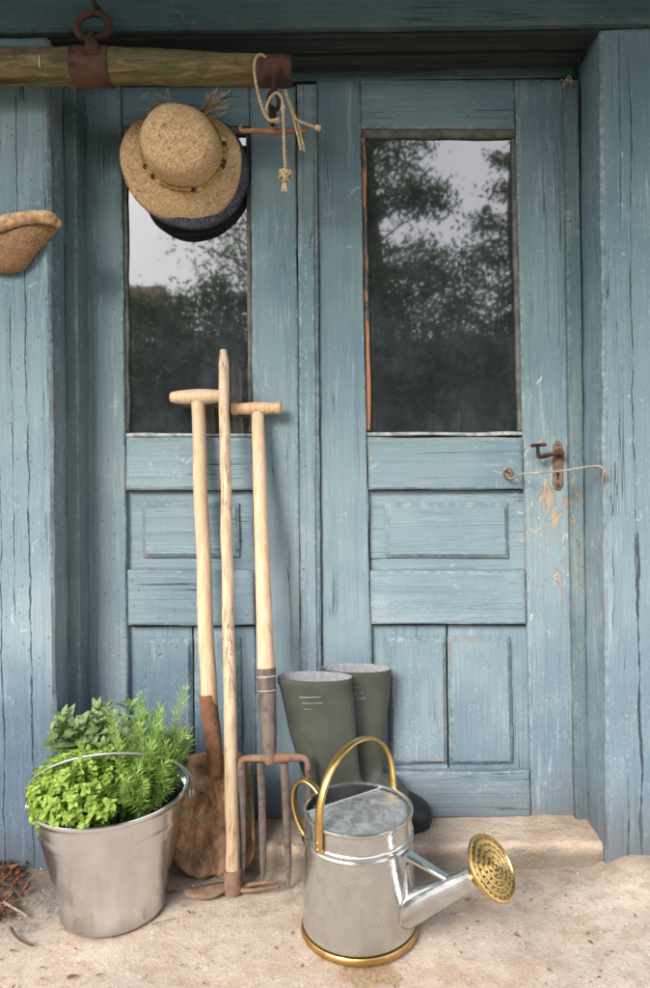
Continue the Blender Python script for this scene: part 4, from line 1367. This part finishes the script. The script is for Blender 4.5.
def leafmesh(bm, p, d, nrm, L, W, fold=.25, curl=.25, n=4, tipp=.6):
    """One leaf: d = direction, nrm = upper side; a rounded blade of 2 x n quads, folded along its rib and curling."""
    d = d.normalized(); s = d.cross(nrm)
    if s.length < 1e-4: s = d.orthogonal()
    s.normalize(); nrm = s.cross(d).normalized()
    prev = None
    for i in range(n + 1):
        t = i / n
        w = W * .5 * math.sin(PI * min(1, .06 + .94 * t) ** tipp) if i not in (0, n) else W * .04
        c = p + d * L * t - nrm * L * curl * t * t
        row = [bm.verts.new(c - s * w + nrm * w * fold * 2), bm.verts.new(c), bm.verts.new(c + s * w + nrm * w * fold * 2)]
        if prev:
            bm.faces.new((prev[0], prev[1], row[1], row[0])); bm.faces.new((prev[1], prev[2], row[2], row[1]))
        prev = row

def herb(name, label, mat, base, cols, build):
    t = thing(name, label, 'herb', base)
    fm, sm = B(), B()
    build(fm, sm)
    obj('foliage', fm, M[mat], t, 180)
    obj('stem', sm, M['stem'], t, 60)
    return t
rh = random.Random(5)
soilc = kb + ax * SZ
rimz = rimw.z
def rv(s=1.0): return Vector((rh.uniform(-1, 1), rh.uniform(-1, 1), rh.uniform(-1, 1))) * s

def oregano(fm, sm):
    for k in range(210):
        a = rh.uniform(0, 2 * PI); r = .088 * math.sqrt(rh.random())
        b = soilc + Vector((-.040 + r * math.cos(a) * 1.05, -.048 + r * math.sin(a) * .75, 0))
        # dome target
        ox, oy = math.cos(a) * r / .088, math.sin(a) * r / .088
        e_ = rh.uniform(.85, 1.12)
        tip = Vector((rimw.x - .034 + ox * .108 * e_, rimw.y - .056 + oy * .112 * e_, rimz + .012 + .088 * (1 - .85 * (ox * ox + oy * oy)) + rh.uniform(-.026, .020)))
        d0 = math.hypot(tip.x - rimw.x, tip.y - rimw.y)
        if d0 > .156:
            f = .156 / d0
            tip.x = rimw.x + (tip.x - rimw.x) * f; tip.y = rimw.y + (tip.y - rimw.y) * f
        if d0 > .12: tip.z = max(tip.z, rimz + rh.uniform(.004, .022))
        m = b.lerp(tip, .55) + Vector((0, 0, .018))
        pth = spline([b, m, tip], 6)
        tube(sm, pth, .0011, 5)
        n = len(pth)
        for i in range(3, n, 1):
            p = pth[i]
            tg = (pth[i] - pth[i - 1]).normalized()
            for sgn in (0, PI):
                an = i * PI / 2 + sgn + rh.uniform(-.4, .4)
                u_ = tg.orthogonal().normalized(); v2 = tg.cross(u_)
                dr = (u_ * math.cos(an) + v2 * math.sin(an)) + tg * .35 + Vector((0, 0, .15))
                sz = rh.uniform(.010, .0175) * (.7 if i >= n - 1 else 1)
                leafmesh(fm, p, dr, (Vector((0, -.35, 1)) + rv(.75)).normalized(), sz, sz * .80, .12, rh.uniform(.05, .45), 4, .85)
herb('oregano_plant', 'bright lime green oregano with small round leaves at the bucket front', 'oregano', soilc + Vector((-.04, -.048, 0)), None, oregano)

def sage(fm, sm):
    for k in range(34):
        a = rh.uniform(0, 2 * PI); r = .05 * math.sqrt(rh.random())
        b = soilc + Vector((-.060 + r * math.cos(a), .040 + r * math.sin(a) * .7, 0))
        tip = Vector((rimw.x - .045 + rh.uniform(-.080, .095), rimw.y + .030 + rh.uniform(-.055, .05), rimz + rh.uniform(.085, .160)))
        tip.z -= .5 * max(0, abs(tip.x - rimw.x + .04) - .05)
        m = b.lerp(tip, .5) + Vector((0, 0, .02))
        pth = spline([b, m, tip], 6)
        tube(sm, pth, .0018, 6)
        n = len(pth)
        for i in range(5, n, 2):
            p = pth[i]; tg = (pth[i] - pth[i - 1]).normalized()
            u_ = tg.orthogonal().normalized(); v2 = tg.cross(u_)
            for sgn in (0, PI):
                an = i * .9 + sgn + rh.uniform(-.4, .4)
                dr = (u_ * math.cos(an) + v2 * math.sin(an)) + tg * .5 + Vector((0, -.1, .2))
                L_ = rh.uniform(.028, .046)
                leafmesh(fm, p, dr, (Vector((0, -.4, 1)) + rv(.4)).normalized(), L_, L_ * .52, .10, .22, 6, .68)
        for q in range(3):
            leafmesh(fm, pth[-1], Vector((rh.uniform(-1, 1), rh.uniform(-1, .6), .7)), Vector((0, -.5, 1)), .024, .011, .12, .1, 5, .75)
herb('sage_plant', 'grey green sage with long oval leaves at the back left of the bucket', 'sage', soilc + Vector((-.06, .04, 0)), None, sage)

def rosemary(fm, sm):
    for k in range(58):
        a = rh.uniform(0, 2 * PI); r = .042 * math.sqrt(rh.random())
        b = soilc + Vector((.062 + r * math.cos(a), -.012 + r * math.sin(a) * 1.2, 0))
        main = k < 9 or k % 3 == 0
        tx = [-.004, .016, .034, .052, .074, .098, .060, .086, .030][k % 9] + (rh.uniform(-.02, .02) if k > 8 else 0) if main else rh.uniform(-.01, .105)
        tz = [.180, .190, .150, .160, .172, .192,   .130, .115, .140][k % 9] * (rh.uniform(.65, .98) if k > 8 else 1) if main else rh.uniform(.02, .105)
        tip = Vector((rimw.x + .036 + tx * 1.05 + rh.uniform(-.006, .006), rimw.y + rh.uniform(-.095, .045) + (.0 if main else -.02), rimz + tz))
        if not main and tip.x - rimw.x > .11: tip.z = max(tip.z, rimz + .03)
        if k >= 32:
            aa = rh.uniform(-75, 12); rq = rh.uniform(.105, .165)
            tip = Vector((rimw.x + rq * math.cos(math.radians(aa)) * .98, rimw.y + rq * math.sin(math.radians(aa)) * .85, rimz + rh.uniform(.025, .125)))
            if tip.x < rimw.x + .055: tip.x = rimw.x + rh.uniform(.055, .10)
        m = b.lerp(tip, .5) + Vector((rh.uniform(-.012, .012), rh.uniform(-.01, .01), .012))
        pth = spline([b, m, tip], 14)
        tube(sm, pth, [.0018 - .0010 * i / (len(pth) - 1) for i in range(len(pth))], 5)
        n = len(pth)
        for i in range(6, n):
            tg = (pth[i] - pth[i - 1]).normalized()
            u_ = tg.orthogonal().normalized(); v2 = tg.cross(u_)
            for q in range(4):
                an = i * 1.1 + q * PI / 2 + rh.uniform(-.3, .3)
                dr = (u_ * math.cos(an) + v2 * math.sin(an)) * .9 + tg * (.55 + .5 * i / n)
                L_ = rh.uniform(.019, .029) * (1 if i < n - 3 else .7)
                leafmesh(fm, pth[i], dr, u_ + rv(.3), L_, .0034, .1, .10, 2, .5)
herb('rosemary_plant', 'upright needle leaved rosemary at the right side of the bucket', 'rosemary', soilc + Vector((.062, .01, 0)), None, rosemary)

# ------------------------------------------------------------------ watering can
cbp = at(360, 930, -.312)
cb0 = Vector((cbp.x, -.302, 0))
HT = at(358, 812, -.312).z
wc = thing('watering_can', 'galvanised watering can with brass handles and brass rose in front of the boots', 'watering can', cb0)
r0, r1 = .1080, .1005
prof = [(r0 - .002, .016)]
for i in range(1, 110):
    t = i / 110
    z = .016 + (HT - .016) * t
    r = r0 + (r1 - r0) * t
    for zc in (HT - .036, HT - .046):
        r += .0024 * math.exp(-((z - zc) / .0020) ** 2)
    prof.append((r, z))
prof += [(r1 + .001, HT - .003), (r1 + .0036, HT - .001), (r1 + .0042, HT + .002), (r1 + .0030, HT + .005), (r1, HT + .0055), (r1 - .0025, HT + .004), (r1 - .003, HT)]
bm = B(); lathe(bm, prof, cb0, seg=96)
for v_ in bm.verts:
    q = v_.co - cb0
    if q.z < HT - .01 and (q.x or q.y):
        v_.co += Vector((q.x, q.y, 0)).normalized() * .0011 * nz(q, 10)
cbody = obj('can_body', bm, M['can'], wc, 50)
bm = B(); lathe(bm, [(r1 - .003, HT + .0002), (r1 - .0035, HT - .02), (r0 - .004, .012), (.0005, .010)], cb0, seg=96)
obj('inner_wall', bm, M['inner'], cbody, 60)
bm = B(); lathe(bm, [(r0 - .004, .0008), (r0 + .0010, .0008), (r0 + .0032, .003), (r0 + .0034, .006), (r0 + .0026, .012), (r0 + .0008, .0145), (r0 - .003, .0145)], cb0, seg=96)
obj('base_band', bm, M['bronze'], wc, 50)
# half lid: the chord leaves the back-left side open
bm = B()
ca, cbb = math.radians(183), math.radians(62)     # chord ends
n = 48
arc = []
a0, a1 = ca, cbb + 2 * PI
for k in range(n + 1):
    a = a0 + (a1 - a0) * k / n
    arc.append(Vector((math.cos(a), math.sin(a), 0)) * (r1 - .0028))
zt = HT - .002
topv, botv = [], []
nr = 8
fc = (arc[0] + arc[-1]) / 2 + Vector((.35, -.65, 0)) * .05
grid = []
for s in [i / nr for i in range(nr + 1)]:
    grid.append([bm.verts.new(cb0 + fc + (p - fc) * s + Vector((0, 0, zt + .006 * (1 - s * s) + .0008 * nz((p.x * s * 8, p.y * s * 8, 1), 3)))) for p in arc])
for i in range(nr):
    for k in range(n):
        bm.faces.new((grid[i][k], grid[i][k + 1], grid[i + 1][k + 1], grid[i + 1][k]))
    bm.faces.new((grid[i][n], grid[i][0], grid[i + 1][0], grid[i + 1][n]))
bmesh.ops.remove_doubles(bm, verts=bm.verts[:], dist=1e-5)
o = obj('half_lid', bm, M['lid'], wc, 60)
m = o.modifiers.new('thick', 'SOLIDIFY'); m.thickness = .0014; m.offset = -1
bm = B()
tube(bm, [cb0 + arc[0] + Vector((0, 0, zt + .001)), cb0 + (arc[0] + arc[-1]) / 2 + Vector((0, 0, zt + .0015)), cb0 + arc[-1] + Vector((0, 0, zt + .001))], .0022, 8)
obj('lid_edge', bm, M['can'], o, 60)
# carrying hoop, across the spout's direction
SA = math.radians(-33)
sdir = Vector((math.cos(SA), math.sin(SA), 0))
hdir = Vector((.67, .74, 0)).normalized()
def strap(path, w, ratio, side, mat, name, par, seg=14):
    bm = B(); tube(bm, path, w, seg, flat=(side, ratio)); return obj(name, bm, mat, par, 60)
pth = []
pA, pB = cb0 - hdir * (r1 + .0065), cb0 + hdir * (r1 + .0065)
top = HT + .130
for k in range(49):
    a = PI * k / 48
    x = -math.cos(a)
    z = math.sin(a) ** .86
    pth.append(cb0 + hdir * x * (r1 + .0065) * (1 + .05 * math.sin(a) ** 2 * (1 if abs(x) > .3 else .3)) + Vector((0, 0, HT - .004 + (top - HT + .004) * z)))
pth = [pA + Vector((0, 0, HT - .036)), pA + Vector((0, 0, HT - .020))] + pth + [pB + Vector((0, 0, HT - .020)), pB + Vector((0, 0, HT - .036))]
side = hdir.cross(Vector((0, 0, 1))).normalized()
hoop = strap(pth, .0088, .52, side, M['brass'], 'carrying_handle', wc)
bm = B()
bm.free()
for e in (-1, 1):
    for dz in (-.030, -.018):
        bm = B()
        lathe(bm, [(.0034, 0), (.0028, .0018), (.0003, .0024)], cb0 + hdir * e * (r1 + .0105) + Vector((0, 0, HT + dz)), hdir * e, 10)
        obj('rivet', bm, M['brass'], hoop, 60)
# back handle
bdv = -sdir
bp = lambda o, z: cb0 + bdv * o + Vector((0, 0, z))
pth = spline([bp(r1 - .010, HT + .010), bp(r1 + .006, HT + .022), bp(r1 + .026, HT + .026), bp(r1 + .046, HT + .010), bp(r1 + .052, HT - .025), bp(r1 + .040, HT - .062), bp(r1 + .018, HT - .088), bp(r1 + .006, HT - .100), bp(r1 + .006, HT - .118)], 7)
bhd = strap(pth, .0084, .50, bdv.cross(Vector((0, 0, 1))).normalized(), M['brass'], 'back_handle', wc)
bm = B()
bm.free()
for dx in (-.008, .006):
    bm = B()
    lathe(bm, [(.0026, 0), (.002, .0015), (.0003, .002)], cb0 + bdv * (r1 - .0045) + bdv.cross(Vector((0, 0, 1))) * dx + Vector((0, 0, HT - .016)), -bdv, 9)
    obj('rivet', bm, M['zinc'], bhd, 60)
# spout
root = cb0 + sdir * (r0 - .012) + Vector((0, 0, .060))
rose_c = at(491, 868, -.455)
ax_s = (rose_c - root).normalized()
tipp = rose_c - ax_s * .030
bm = B()
n = 14
tube(bm, [root.lerp(tipp, i / n) for i in range(n + 1)], [.0285 - .0135 * (i / n) for i in range(n + 1)], 28)
tube(bm, [root.lerp(tipp, .88), root.lerp(tipp, .885), root.lerp(tipp, .97), root.lerp(tipp, .975)], [.0165, .018, .018, .0165], 28)
spt = obj('spout', bm, M['can'], wc, 50)
# raised seam that spreads from the spout up the body
bm = B()
rowsg = []
for i in range(13):
    t = i / 12
    z = .055 + t * .095
    w = .028 * (1 - t) ** .8 + .004
    rr = r0 + (r1 - r0) * (z / HT)
    row = []
    for k in range(7):
        s = -1 + 2 * k / 6
        a = SA + s * w / rr
        row.append(bm.verts.new(cb0 + Vector((math.cos(a), math.sin(a), 0)) * (rr + .0006 + (1 - s * s) * (.010 * (1 - t) + .003)) + Vector((0, 0, z))))
    rowsg.append(row)
for i in range(12):
    for k in range(6):
        bm.faces.new((rowsg[i][k], rowsg[i][k + 1], rowsg[i + 1][k + 1], rowsg[i + 1][k]))
obj('spout_gusset', bm, M['can'], wc, 60)
# brace strip from the body to the spout
ba = cb0 + sdir * (r1 + .003) + Vector((0, 0, HT - .052))
bb = root.lerp(tipp, .60) + Vector((0, 0, .022))
bm = B()
dn = (bb - ba).normalized(); sd = dn.cross(Vector((0, 0, 1))).normalized(); up_ = sd.cross(dn)
vs = []
N_ = 10
for i in range(N_ + 1):
    t = i / N_
    p = ba.lerp(bb, t)
    w = .013 - .0055 * t
    vs.append([bm.verts.new(p + sd * w * s + up_ * h_) for s, h_ in ((-1, -.004), (-1, .0), (-.8, .0018), (.8, .0018), (1, .0), (1, -.004))])
for i in range(N_):
    for k in range(6):
        bm.faces.new((vs[i][k], vs[i][(k + 1) % 6], vs[i + 1][(k + 1) % 6], vs[i + 1][k]))
bm.faces.new(vs[0]); bm.faces.new(vs[-1][::-1])
obj('brace', bm, M['can'], wc, 40)
# rose
bm = B()
RR = .0528
lathe(bm, [(.0160, -.034), (.0175, -.032), (.020, -.026), (.034, -.012), (.050, -.003), (RR, -.001), (RR + .0012, .002), (RR, .0052), (RR - .003, .0058), (RR - .0045, .0035)], rose_c, ax_s, 64)
rs2 = obj('rose', bm, M['brass'], wc, 50)
# face with pressed rings; the perforations are small dark pits
prof = [(.0002, .0100), (.0040, .0098), (.0060, .0082)]
rings_ = [(.0085, .0110), (.0150, .0098), (.0155, .0085)]
prof = [(RR - .0045, .0035)]
for i in range(1, 90):
    r = (RR - .0045) * (1 - i / 90)
    ph = (r / (RR - .0045)) * 4.6
    prof.append((max(r, .0002), .0035 + .0062 * (1 - (r / RR) ** 2) + .0013 * math.cos(2 * PI * ph)))
bm = B(); lathe(bm, prof, rose_c, ax_s, 64)
face = obj('rose_face', bm, M['brass'], rs2, 180)
bm = B()
a_ = ax_s.orthogonal().normalized(); b_ = ax_s.cross(a_)
for rr, nn in ((.046, 26), (.035, 20), (.0245, 13), (.0140, 8), (.006, 4)):
    for k in range(nn):
        an = 2 * PI * k / nn + rr * 40
        ph = (rr / (RR - .0045)) * 4.6
        h_ = .0035 + .0062 * (1 - (rr / RR) ** 2) + .0013 * math.cos(2 * PI * ph) + .0007
        c_ = rose_c + (a_ * math.cos(an) + b_ * math.sin(an)) * rr + ax_s * h_
        lathe(bm, [(.0019, 0), (.0002, .0002)], c_, ax_s, 8)
pf = obj('perforation', bm, M['sole'], face, 0)
pf['kind'] = 'stuff'

# ------------------------------------------------------------------ litter on the ground
rl = random.Random(9)
bm = B()
def heap(cx, cy, rx, ry, n, hmax):
    for i in range(n):
        a = rl.uniform(0, 2 * PI); r = math.sqrt(rl.random())
        p = Vector((cx + rx * r * math.cos(a), cy + ry * r * math.sin(a), rl.uniform(0, hmax) * (1 - r * .8) + .003))
        p.z += bank(p.x, p.y)
        d = Vector((rl.uniform(-1, 1), rl.uniform(-1, 1), rl.uniform(-.3, .5)))
        L_ = rl.uniform(.008, .024)
        leafmesh(bm, p, d, Vector((rl.uniform(-.6, .6), rl.uniform(-.6, .6), 1)), L_, L_ * rl.uniform(.2, .6), .2, rl.uniform(-.4, .4), 3, .7)
h0 = gp(2, 905)
heap(h0.x - .035, h0.y, .085, .075, 420, .030)
heap(gp(10, 880).x, gp(10, 880).y, .035, .03, 60, .02)
o = obj('leaf_litter', bm, M['litter'], None, 0, base=(h0.x, h0.y, 0))
tag(o, 'heap of dark brown rotted leaf litter at the left edge of the ground', 'litter', kind='stuff')
bm = B()
for i in range(150):
    x, y = rl.uniform(-.70, .72), rl.uniform(-.47, -.12)
    p = Vector((x, y, .003))
    L_ = rl.uniform(.004, .013)
    leafmesh(bm, p, Vector((rl.uniform(-1, 1), rl.uniform(-1, 1), .1)), Vector((rl.uniform(-.4, .4), rl.uniform(-.4, .4), 1)), L_, L_ * rl.uniform(.25, .6), .1, .2, 2, .7)
o = obj('scattered_leaf_bits', bm, M['dry_leaf'], None, 0, base=(0, -.3, 0))
tag(o, 'tiny dry leaf crumbs strewn over the sandy ground', 'leaf crumbs', kind='stuff')
bm = B()
for i in range(420):
    x, y = rl.uniform(-.75, .80), rl.uniform(-.50, -.10)
    if rl.random() < .45: y = -.125 - abs(rl.gauss(0, .03))
    r = rl.choice((.0008, .0010, .0012, .0015, .0018, .0026)) * rl.uniform(.7, 1.2)
    s = bmesh.ops.create_icosphere(bm, subdivisions=1, radius=r)['verts']
    for v_ in s:
        v_.co = Vector((v_.co.x * rl.uniform(.7, 1.3) + x, v_.co.y * rl.uniform(.7, 1.3) + y, v_.co.z * .7 + r * .3 + .0005 + bank(x, y)))
o = obj('grit', bm, M['grit'], None, 0, base=(0, -.3, 0))
tag(o, 'pale sandy grit and small stone crumbs on the ground', 'grit', kind='stuff')
def twig(pts, r, label, mat='twig'):
    pth = spline(pts, 6)
    bm = B(); tube(bm, pth, [r * (1 - .5 * i / (len(pth) - 1)) for i in range(len(pth))], 7, wob=.15)
    tag(obj('twig', bm, M[mat], None, 60, base=(pts[0].x, pts[0].y, 0)), label, 'twig')
twig([gp(3, 902, .022), gp(12, 907, .016), gp(22, 913, .009), gp(29, 917, .004)], .0032, 'straight pale twig lying on the leaf litter')
twig([gp(11, 928, .010), gp(15, 935, .005), gp(22, 941, .004), gp(33, 946, .004)], .0030, 'curved dark twig sticking out of the leaf litter onto the sand', 'dark_twig')
twig([gp(152, 925, .003), gp(163, 921, .004), gp(176, 918, .003)], .0013, 'thin straw coloured stalk lying right of the bucket foot')
def dleaf(px, py, L_, ang, label):
    p = gp(px, py, .004)
    bm = B(); leafmesh(bm, p, Vector((math.cos(ang), math.sin(ang), .15)), Vector((.1, -.2, 1)), L_, L_ * .42, .2, .25, 6, .7)
    o = obj('dry_leaf', bm, M['dry_leaf'], None, 180, base=(p.x, p.y, 0))
    tag(o, label, 'leaf')
dleaf(66, 979, .020, .5, 'small orange dry leaf lying on the sand below the bucket')
dleaf(9, 951, .013, .1, 'narrow brown dry leaf on the sand near the left edge')
dleaf(168, 892, .020, .2, 'reddish dry leaf between the bucket and the hoe blade')
dleaf(500, 893, .022, .4, 'rust coloured dry leaf lying just behind the brass rose')
# wisp of old straw in the upper right corner of the recess
bm = B(); rs = random.Random(8)
wisp(at(567, 80, -.03), at(567, 84, -.04), 12, .012, .0009)
o = obj('straw_wisp', bm, M['twine'], None, 60, base=at(567, 82, -.03))
tag(o, 'wisp of old straw stuck in the upper right corner above the door', 'straw')

# ------------------------------------------------------------------ garden behind the camera, seen in the glass
def virt(px, py, dist):
    """Point of the garden that the glass shows at a photo pixel, dist metres in front of the wall."""
    D = D0 + dist
    dx, dy = px - CX, py - CY
    u, v = dx * CT - dy * ST, dx * ST + dy * CT
    return Vector((u / F * D, -dist, HC - v / F * D))

def tree(name, label, px, py_top, dist, crown_r, crown_low, leaves, seed, mat='tree_leaf', leaf_size=.10, clumps=70, group=None, squash=1.0, shape='round', thin=0):
    r = random.Random(seed)
    top = virt(px, py_top, dist)
    b = Vector((top.x, top.y, 0))
    t = thing(name, label, 'tree' if 'tree' in name else 'shrub', b, group)
    H_ = top.z
    bm = B()
    cz = crown_low
    rad = .035 * H_ if 'tree' in name else .05
    tube(bm, spline([b, b + Vector((.1, .05, H_ * .35)), b + Vector((-.05, 0, H_ * .7)), b + Vector((0, 0, H_ * .95))], 6), [rad * (1 - .8 * i / 18) for i in range(19)], 10)
    tips = []
    for k in range(clumps):
        f = r.random()
        z = cz + (H_ - cz) * f
        a = r.uniform(0, 2 * PI)
        if shape == 'cone': rr = crown_r * (1 - .85 * f)
        else: rr = crown_r * math.sqrt(max(0.02, 1 - (2 * f - 1) ** 2 * .85))
        rad_ = rr * math.sqrt(r.uniform(.15, 1.0))
        tip = Vector((b.x + rad_ * math.cos(a), b.y + rad_ * math.sin(a) * squash, z))
        st0 = Vector((b.x, b.y, max(.2, z - rad_ * .5)))
        tips.append(tip)
        tube(bm, spline([st0, st0.lerp(tip, .5) + Vector((0, 0, .08 * rad_)), tip], 4), [.02, .018, .016, .014, .012, .01, .008, .006, .004], 5)
    obj('trunk', bm, M['bark'], t, 60)
    bm = B()
    per = leaves // clumps
    for tip in tips:
        s = r.uniform(.16, .30) * (crown_r / 1.2)
        for i in range(per):
            p = tip + Vector((r.gauss(0, 1) * s, r.gauss(0, 1) * s * squash, r.gauss(0, .55) * s))
            d = Vector((r.uniform(-1, 1), r.uniform(-1, 1), r.uniform(-.8, .4)))
            L_ = leaf_size * r.uniform(.6, 1.3)
            leafmesh(bm, p, d, Vector((r.uniform(-.8, .8), r.uniform(-.8, .8), 1)), L_, L_ * .55, .15, .2, 2, .7)
    obj('crown', bm, M[mat], t, 0)
    return t
tree('garden_tree', 'tall spreading tree reflected on the left of the right door window', 372, 60, 9.0, 1.05, 2.9, 15000, 1, 'tree_leaf_dark', .085, 75)
tree('garden_tree', 'slender airy tree reflected at the right edge of the right door window', 516, 90, 8.0, .55, 2.6, 5200, 2, 'tree_leaf_dark', .075, 50)
tree('garden_tree', 'young loose tree reflected at the right side of the left door window', 262, 150, 8.5, 1.05, 2.4, 5000, 3, 'tree_leaf', .075, 55)
for k, (px, py, ds, cr, lf, sd) in enumerate(((350, 235, 8.2, 1.1, 4200, 21), (425, 262, 7.6, 1.1, 4600, 22), (500, 250, 8.6, 1.2, 4600, 23), (585, 255, 8.0, 1.2, 3200, 24), (230, 285, 7.8, 1.0, 4000, 25), (165, 300, 7.4, 1.0, 4200, 26), (100, 300, 8.4, 1.1, 3600, 27), (20, 280, 8.2, 1.2, 2600, 28), (680, 240, 8.4, 1.3, 2600, 29))):
    lab = ['leafy shrub below the tall tree in the reflection', 'broad shrub under the sky gap in the right window reflection', 'bushy shrub at the right of the right window reflection', 'dense shrub past the right window edge of the reflection', 'dark shrub behind the tool grips in the left window reflection',
           'low shrub before the red roof in the left window reflection', 'shrub at the left edge of the left window reflection', 'wide shrub far left of the garden opposite the shed', 'wide shrub far right of the garden opposite the shed'][k]
    tree('garden_shrub', lab, px, py, ds, cr, .15, lf * 2, sd, 'tree_leaf_dark' if k % 2 else 'tree_leaf', .085, 64, 'shrubs reflected in the windows', .7)
hg = thing('garden_hedge', 'long dense hedge behind the shrubs in the reflection', 'hedge', (0, -11.0, 0))
bm = B()
nxh, nzh = 80, 14
Rw = []
for j in range(nzh + 1):
    row = []
    for i in range(nxh + 1):
        x = -9 + 18 * i / nxh; z = 3.25 * j / nzh
        y = -11 + .5 * nz((x, 0, z), .9) + .35 * nz((x, 3, z), 2.6) - (.9 if j == nzh else 0)
        row.append(bm.verts.new((x, y, z + (.25 * nz((x, 1, 0), 1.1) if j > 3 else 0))))
    Rw.append(row)
for j in range(nzh):
    for i in range(nxh): bm.faces.new((Rw[j][i], Rw[j][i + 1], Rw[j + 1][i + 1], Rw[j + 1][i]))
obj('inner_twigs', bm, M['tree_leaf_dark'], hg, 0)
bm = B(); r = random.Random(77)
for i in range(9000):
    x = r.uniform(-8, 8); z = r.uniform(.2, 3.5) if i % 3 else r.uniform(2.6, 3.7)
    p = Vector((x, -10.9 + .5 * nz((x, 0, z), .9) + r.uniform(0, .25), z + .25 * nz((x, 1, 0), 1.1)))
    L_ = r.uniform(.09, .17)
    leafmesh(bm, p, Vector((r.uniform(-1, 1), r.uniform(-.3, 1), r.uniform(-.8, .5))), Vector((r.uniform(-.8, .8), r.uniform(0, .8), 1)), L_, L_ * .6, .15, .2, 2, .7)
obj('foliage', bm, M['tree_leaf_dark'], hg, 0)
# house with a red roof behind the shrubs
rp_ = virt(120, 276, 13.5)
ho_ = thing('garden_house', 'small house with a red tiled roof reflected in the left door window', 'house', (rp_.x, rp_.y, 0))
bm = B(); box(bm, rp_.x - 4.6, rp_.x + .75, rp_.y - 3.5, rp_.y, 0, rp_.z - .9); obj('wall', bm, M['plaster'], ho_, 0)
bm = B()
x0, x1, yf, yk_, ze, zr = rp_.x - 4.9, rp_.x + 1.05, rp_.y + .3, rp_.y - 3.8, rp_.z - 1.0, rp_.z + .25
ym = (yf + yk_) / 2
vs = [bm.verts.new(p) for p in ((x0, yf, ze), (x1, yf, ze), (x1 - .6, ym, zr), (x0 + .6, ym, zr), (x0, yk_, ze), (x1, yk_, ze))]
for f in ((0, 1, 2, 3), (5, 4, 3, 2), (0, 3, 4), (1, 5, 2), (0, 4, 5, 1)): bm.faces.new([vs[i] for i in f])
obj('roof', bm, M['tile'], ho_, 0)

# ------------------------------------------------------------------ light, sky, camera
SUN_EL, SUN_AZ = math.radians(33), math.radians(210)     # azimuth clockwise from +y: behind the camera, to the left
w = bpy.data.worlds.new('World'); scene.world = w
w.use_nodes = True
nt = w.node_tree
nt.nodes.clear()
out = nt.nodes.new('ShaderNodeOutputWorld'); bg = nt.nodes.new('ShaderNodeBackground')
sky = nt.nodes.new('ShaderNodeTexSky'); sky.sky_type = 'NISHITA'; sky.sun_disc = False
sky.sun_elevation = SUN_EL; sky.sun_rotation = SUN_AZ
sky.air_density = 1.0; sky.dust_density = 4.0; sky.ozone_density = 1.0
hs = nt.nodes.new('ShaderNodeHueSaturation'); hs.inputs['Saturation'].default_value = .42; hs.inputs['Value'].default_value = 1.0
nt.links.new(sky.outputs[0], hs.inputs['Color'])
tc = nt.nodes.new('ShaderNodeTexCoord'); cn = nt.nodes.new('ShaderNodeTexNoise')
cn.inputs['Scale'].default_value = 2.2; cn.inputs['Detail'].default_value = 5
nt.links.new(tc.outputs['Generated'], cn.inputs['Vector'])
cr = nt.nodes.new('ShaderNodeMix'); cr.data_type = 'RGBA'
cr.inputs[6].default_value = (10.0, 10.3, 11.6, 1); cr.inputs[7].default_value = (15.5, 15.6, 16.6, 1)
nt.links.new(cn.outputs[0], cr.inputs[0])
cm = nt.nodes.new('ShaderNodeMix'); cm.data_type = 'RGBA'; cm.inputs[0].default_value = .65
nt.links.new(hs.outputs[0], cm.inputs[6]); nt.links.new(cr.outputs[2], cm.inputs[7])
nt.links.new(cm.outputs[2], bg.inputs['Color'])
bg.inputs['Strength'].default_value = .056
nt.links.new(bg.outputs[0], out.inputs[0])
sl = bpy.data.lights.new('sun', 'SUN'); sl.energy = 1.5; sl.angle = math.radians(24); sl.color = (1.0, .95, .87)
so = bpy.data.objects.new('sun', sl); col.objects.link(so)
dirv = Vector((math.sin(SUN_AZ) * math.cos(SUN_EL), math.cos(SUN_AZ) * math.cos(SUN_EL), math.sin(SUN_EL)))
so.location = dirv * 10
so.rotation_euler = dirv.to_track_quat('Z', 'Y').to_euler()

cam = bpy.data.cameras.new('camera')
cam.sensor_fit = 'VERTICAL'; cam.sensor_height = 24.0
cam.lens = F / 988 * 24.0
cam.shift_x = (325 - CX) / 988
cam.shift_y = (CY - 494) / 988
cam.clip_start = .02; cam.clip_end = 500
co = bpy.data.objects.new('camera', cam); col.objects.link(co)
r_, u_, b_ = Vector((CT, 0, -ST)), Vector((ST, 0, CT)), Vector((0, -1, 0))
co.matrix_world = Matrix(((r_.x, u_.x, b_.x, 0), (r_.y, u_.y, b_.y, -D0), (r_.z, u_.z, b_.z, HC), (0, 0, 0, 1)))
scene.camera = co
scene.view_settings.view_transform = 'Standard'
scene.view_settings.look = 'None'
scene.view_settings.exposure = 1.68
scene.view_settings.gamma = 1.0
scene.view_settings.use_curve_mapping = False
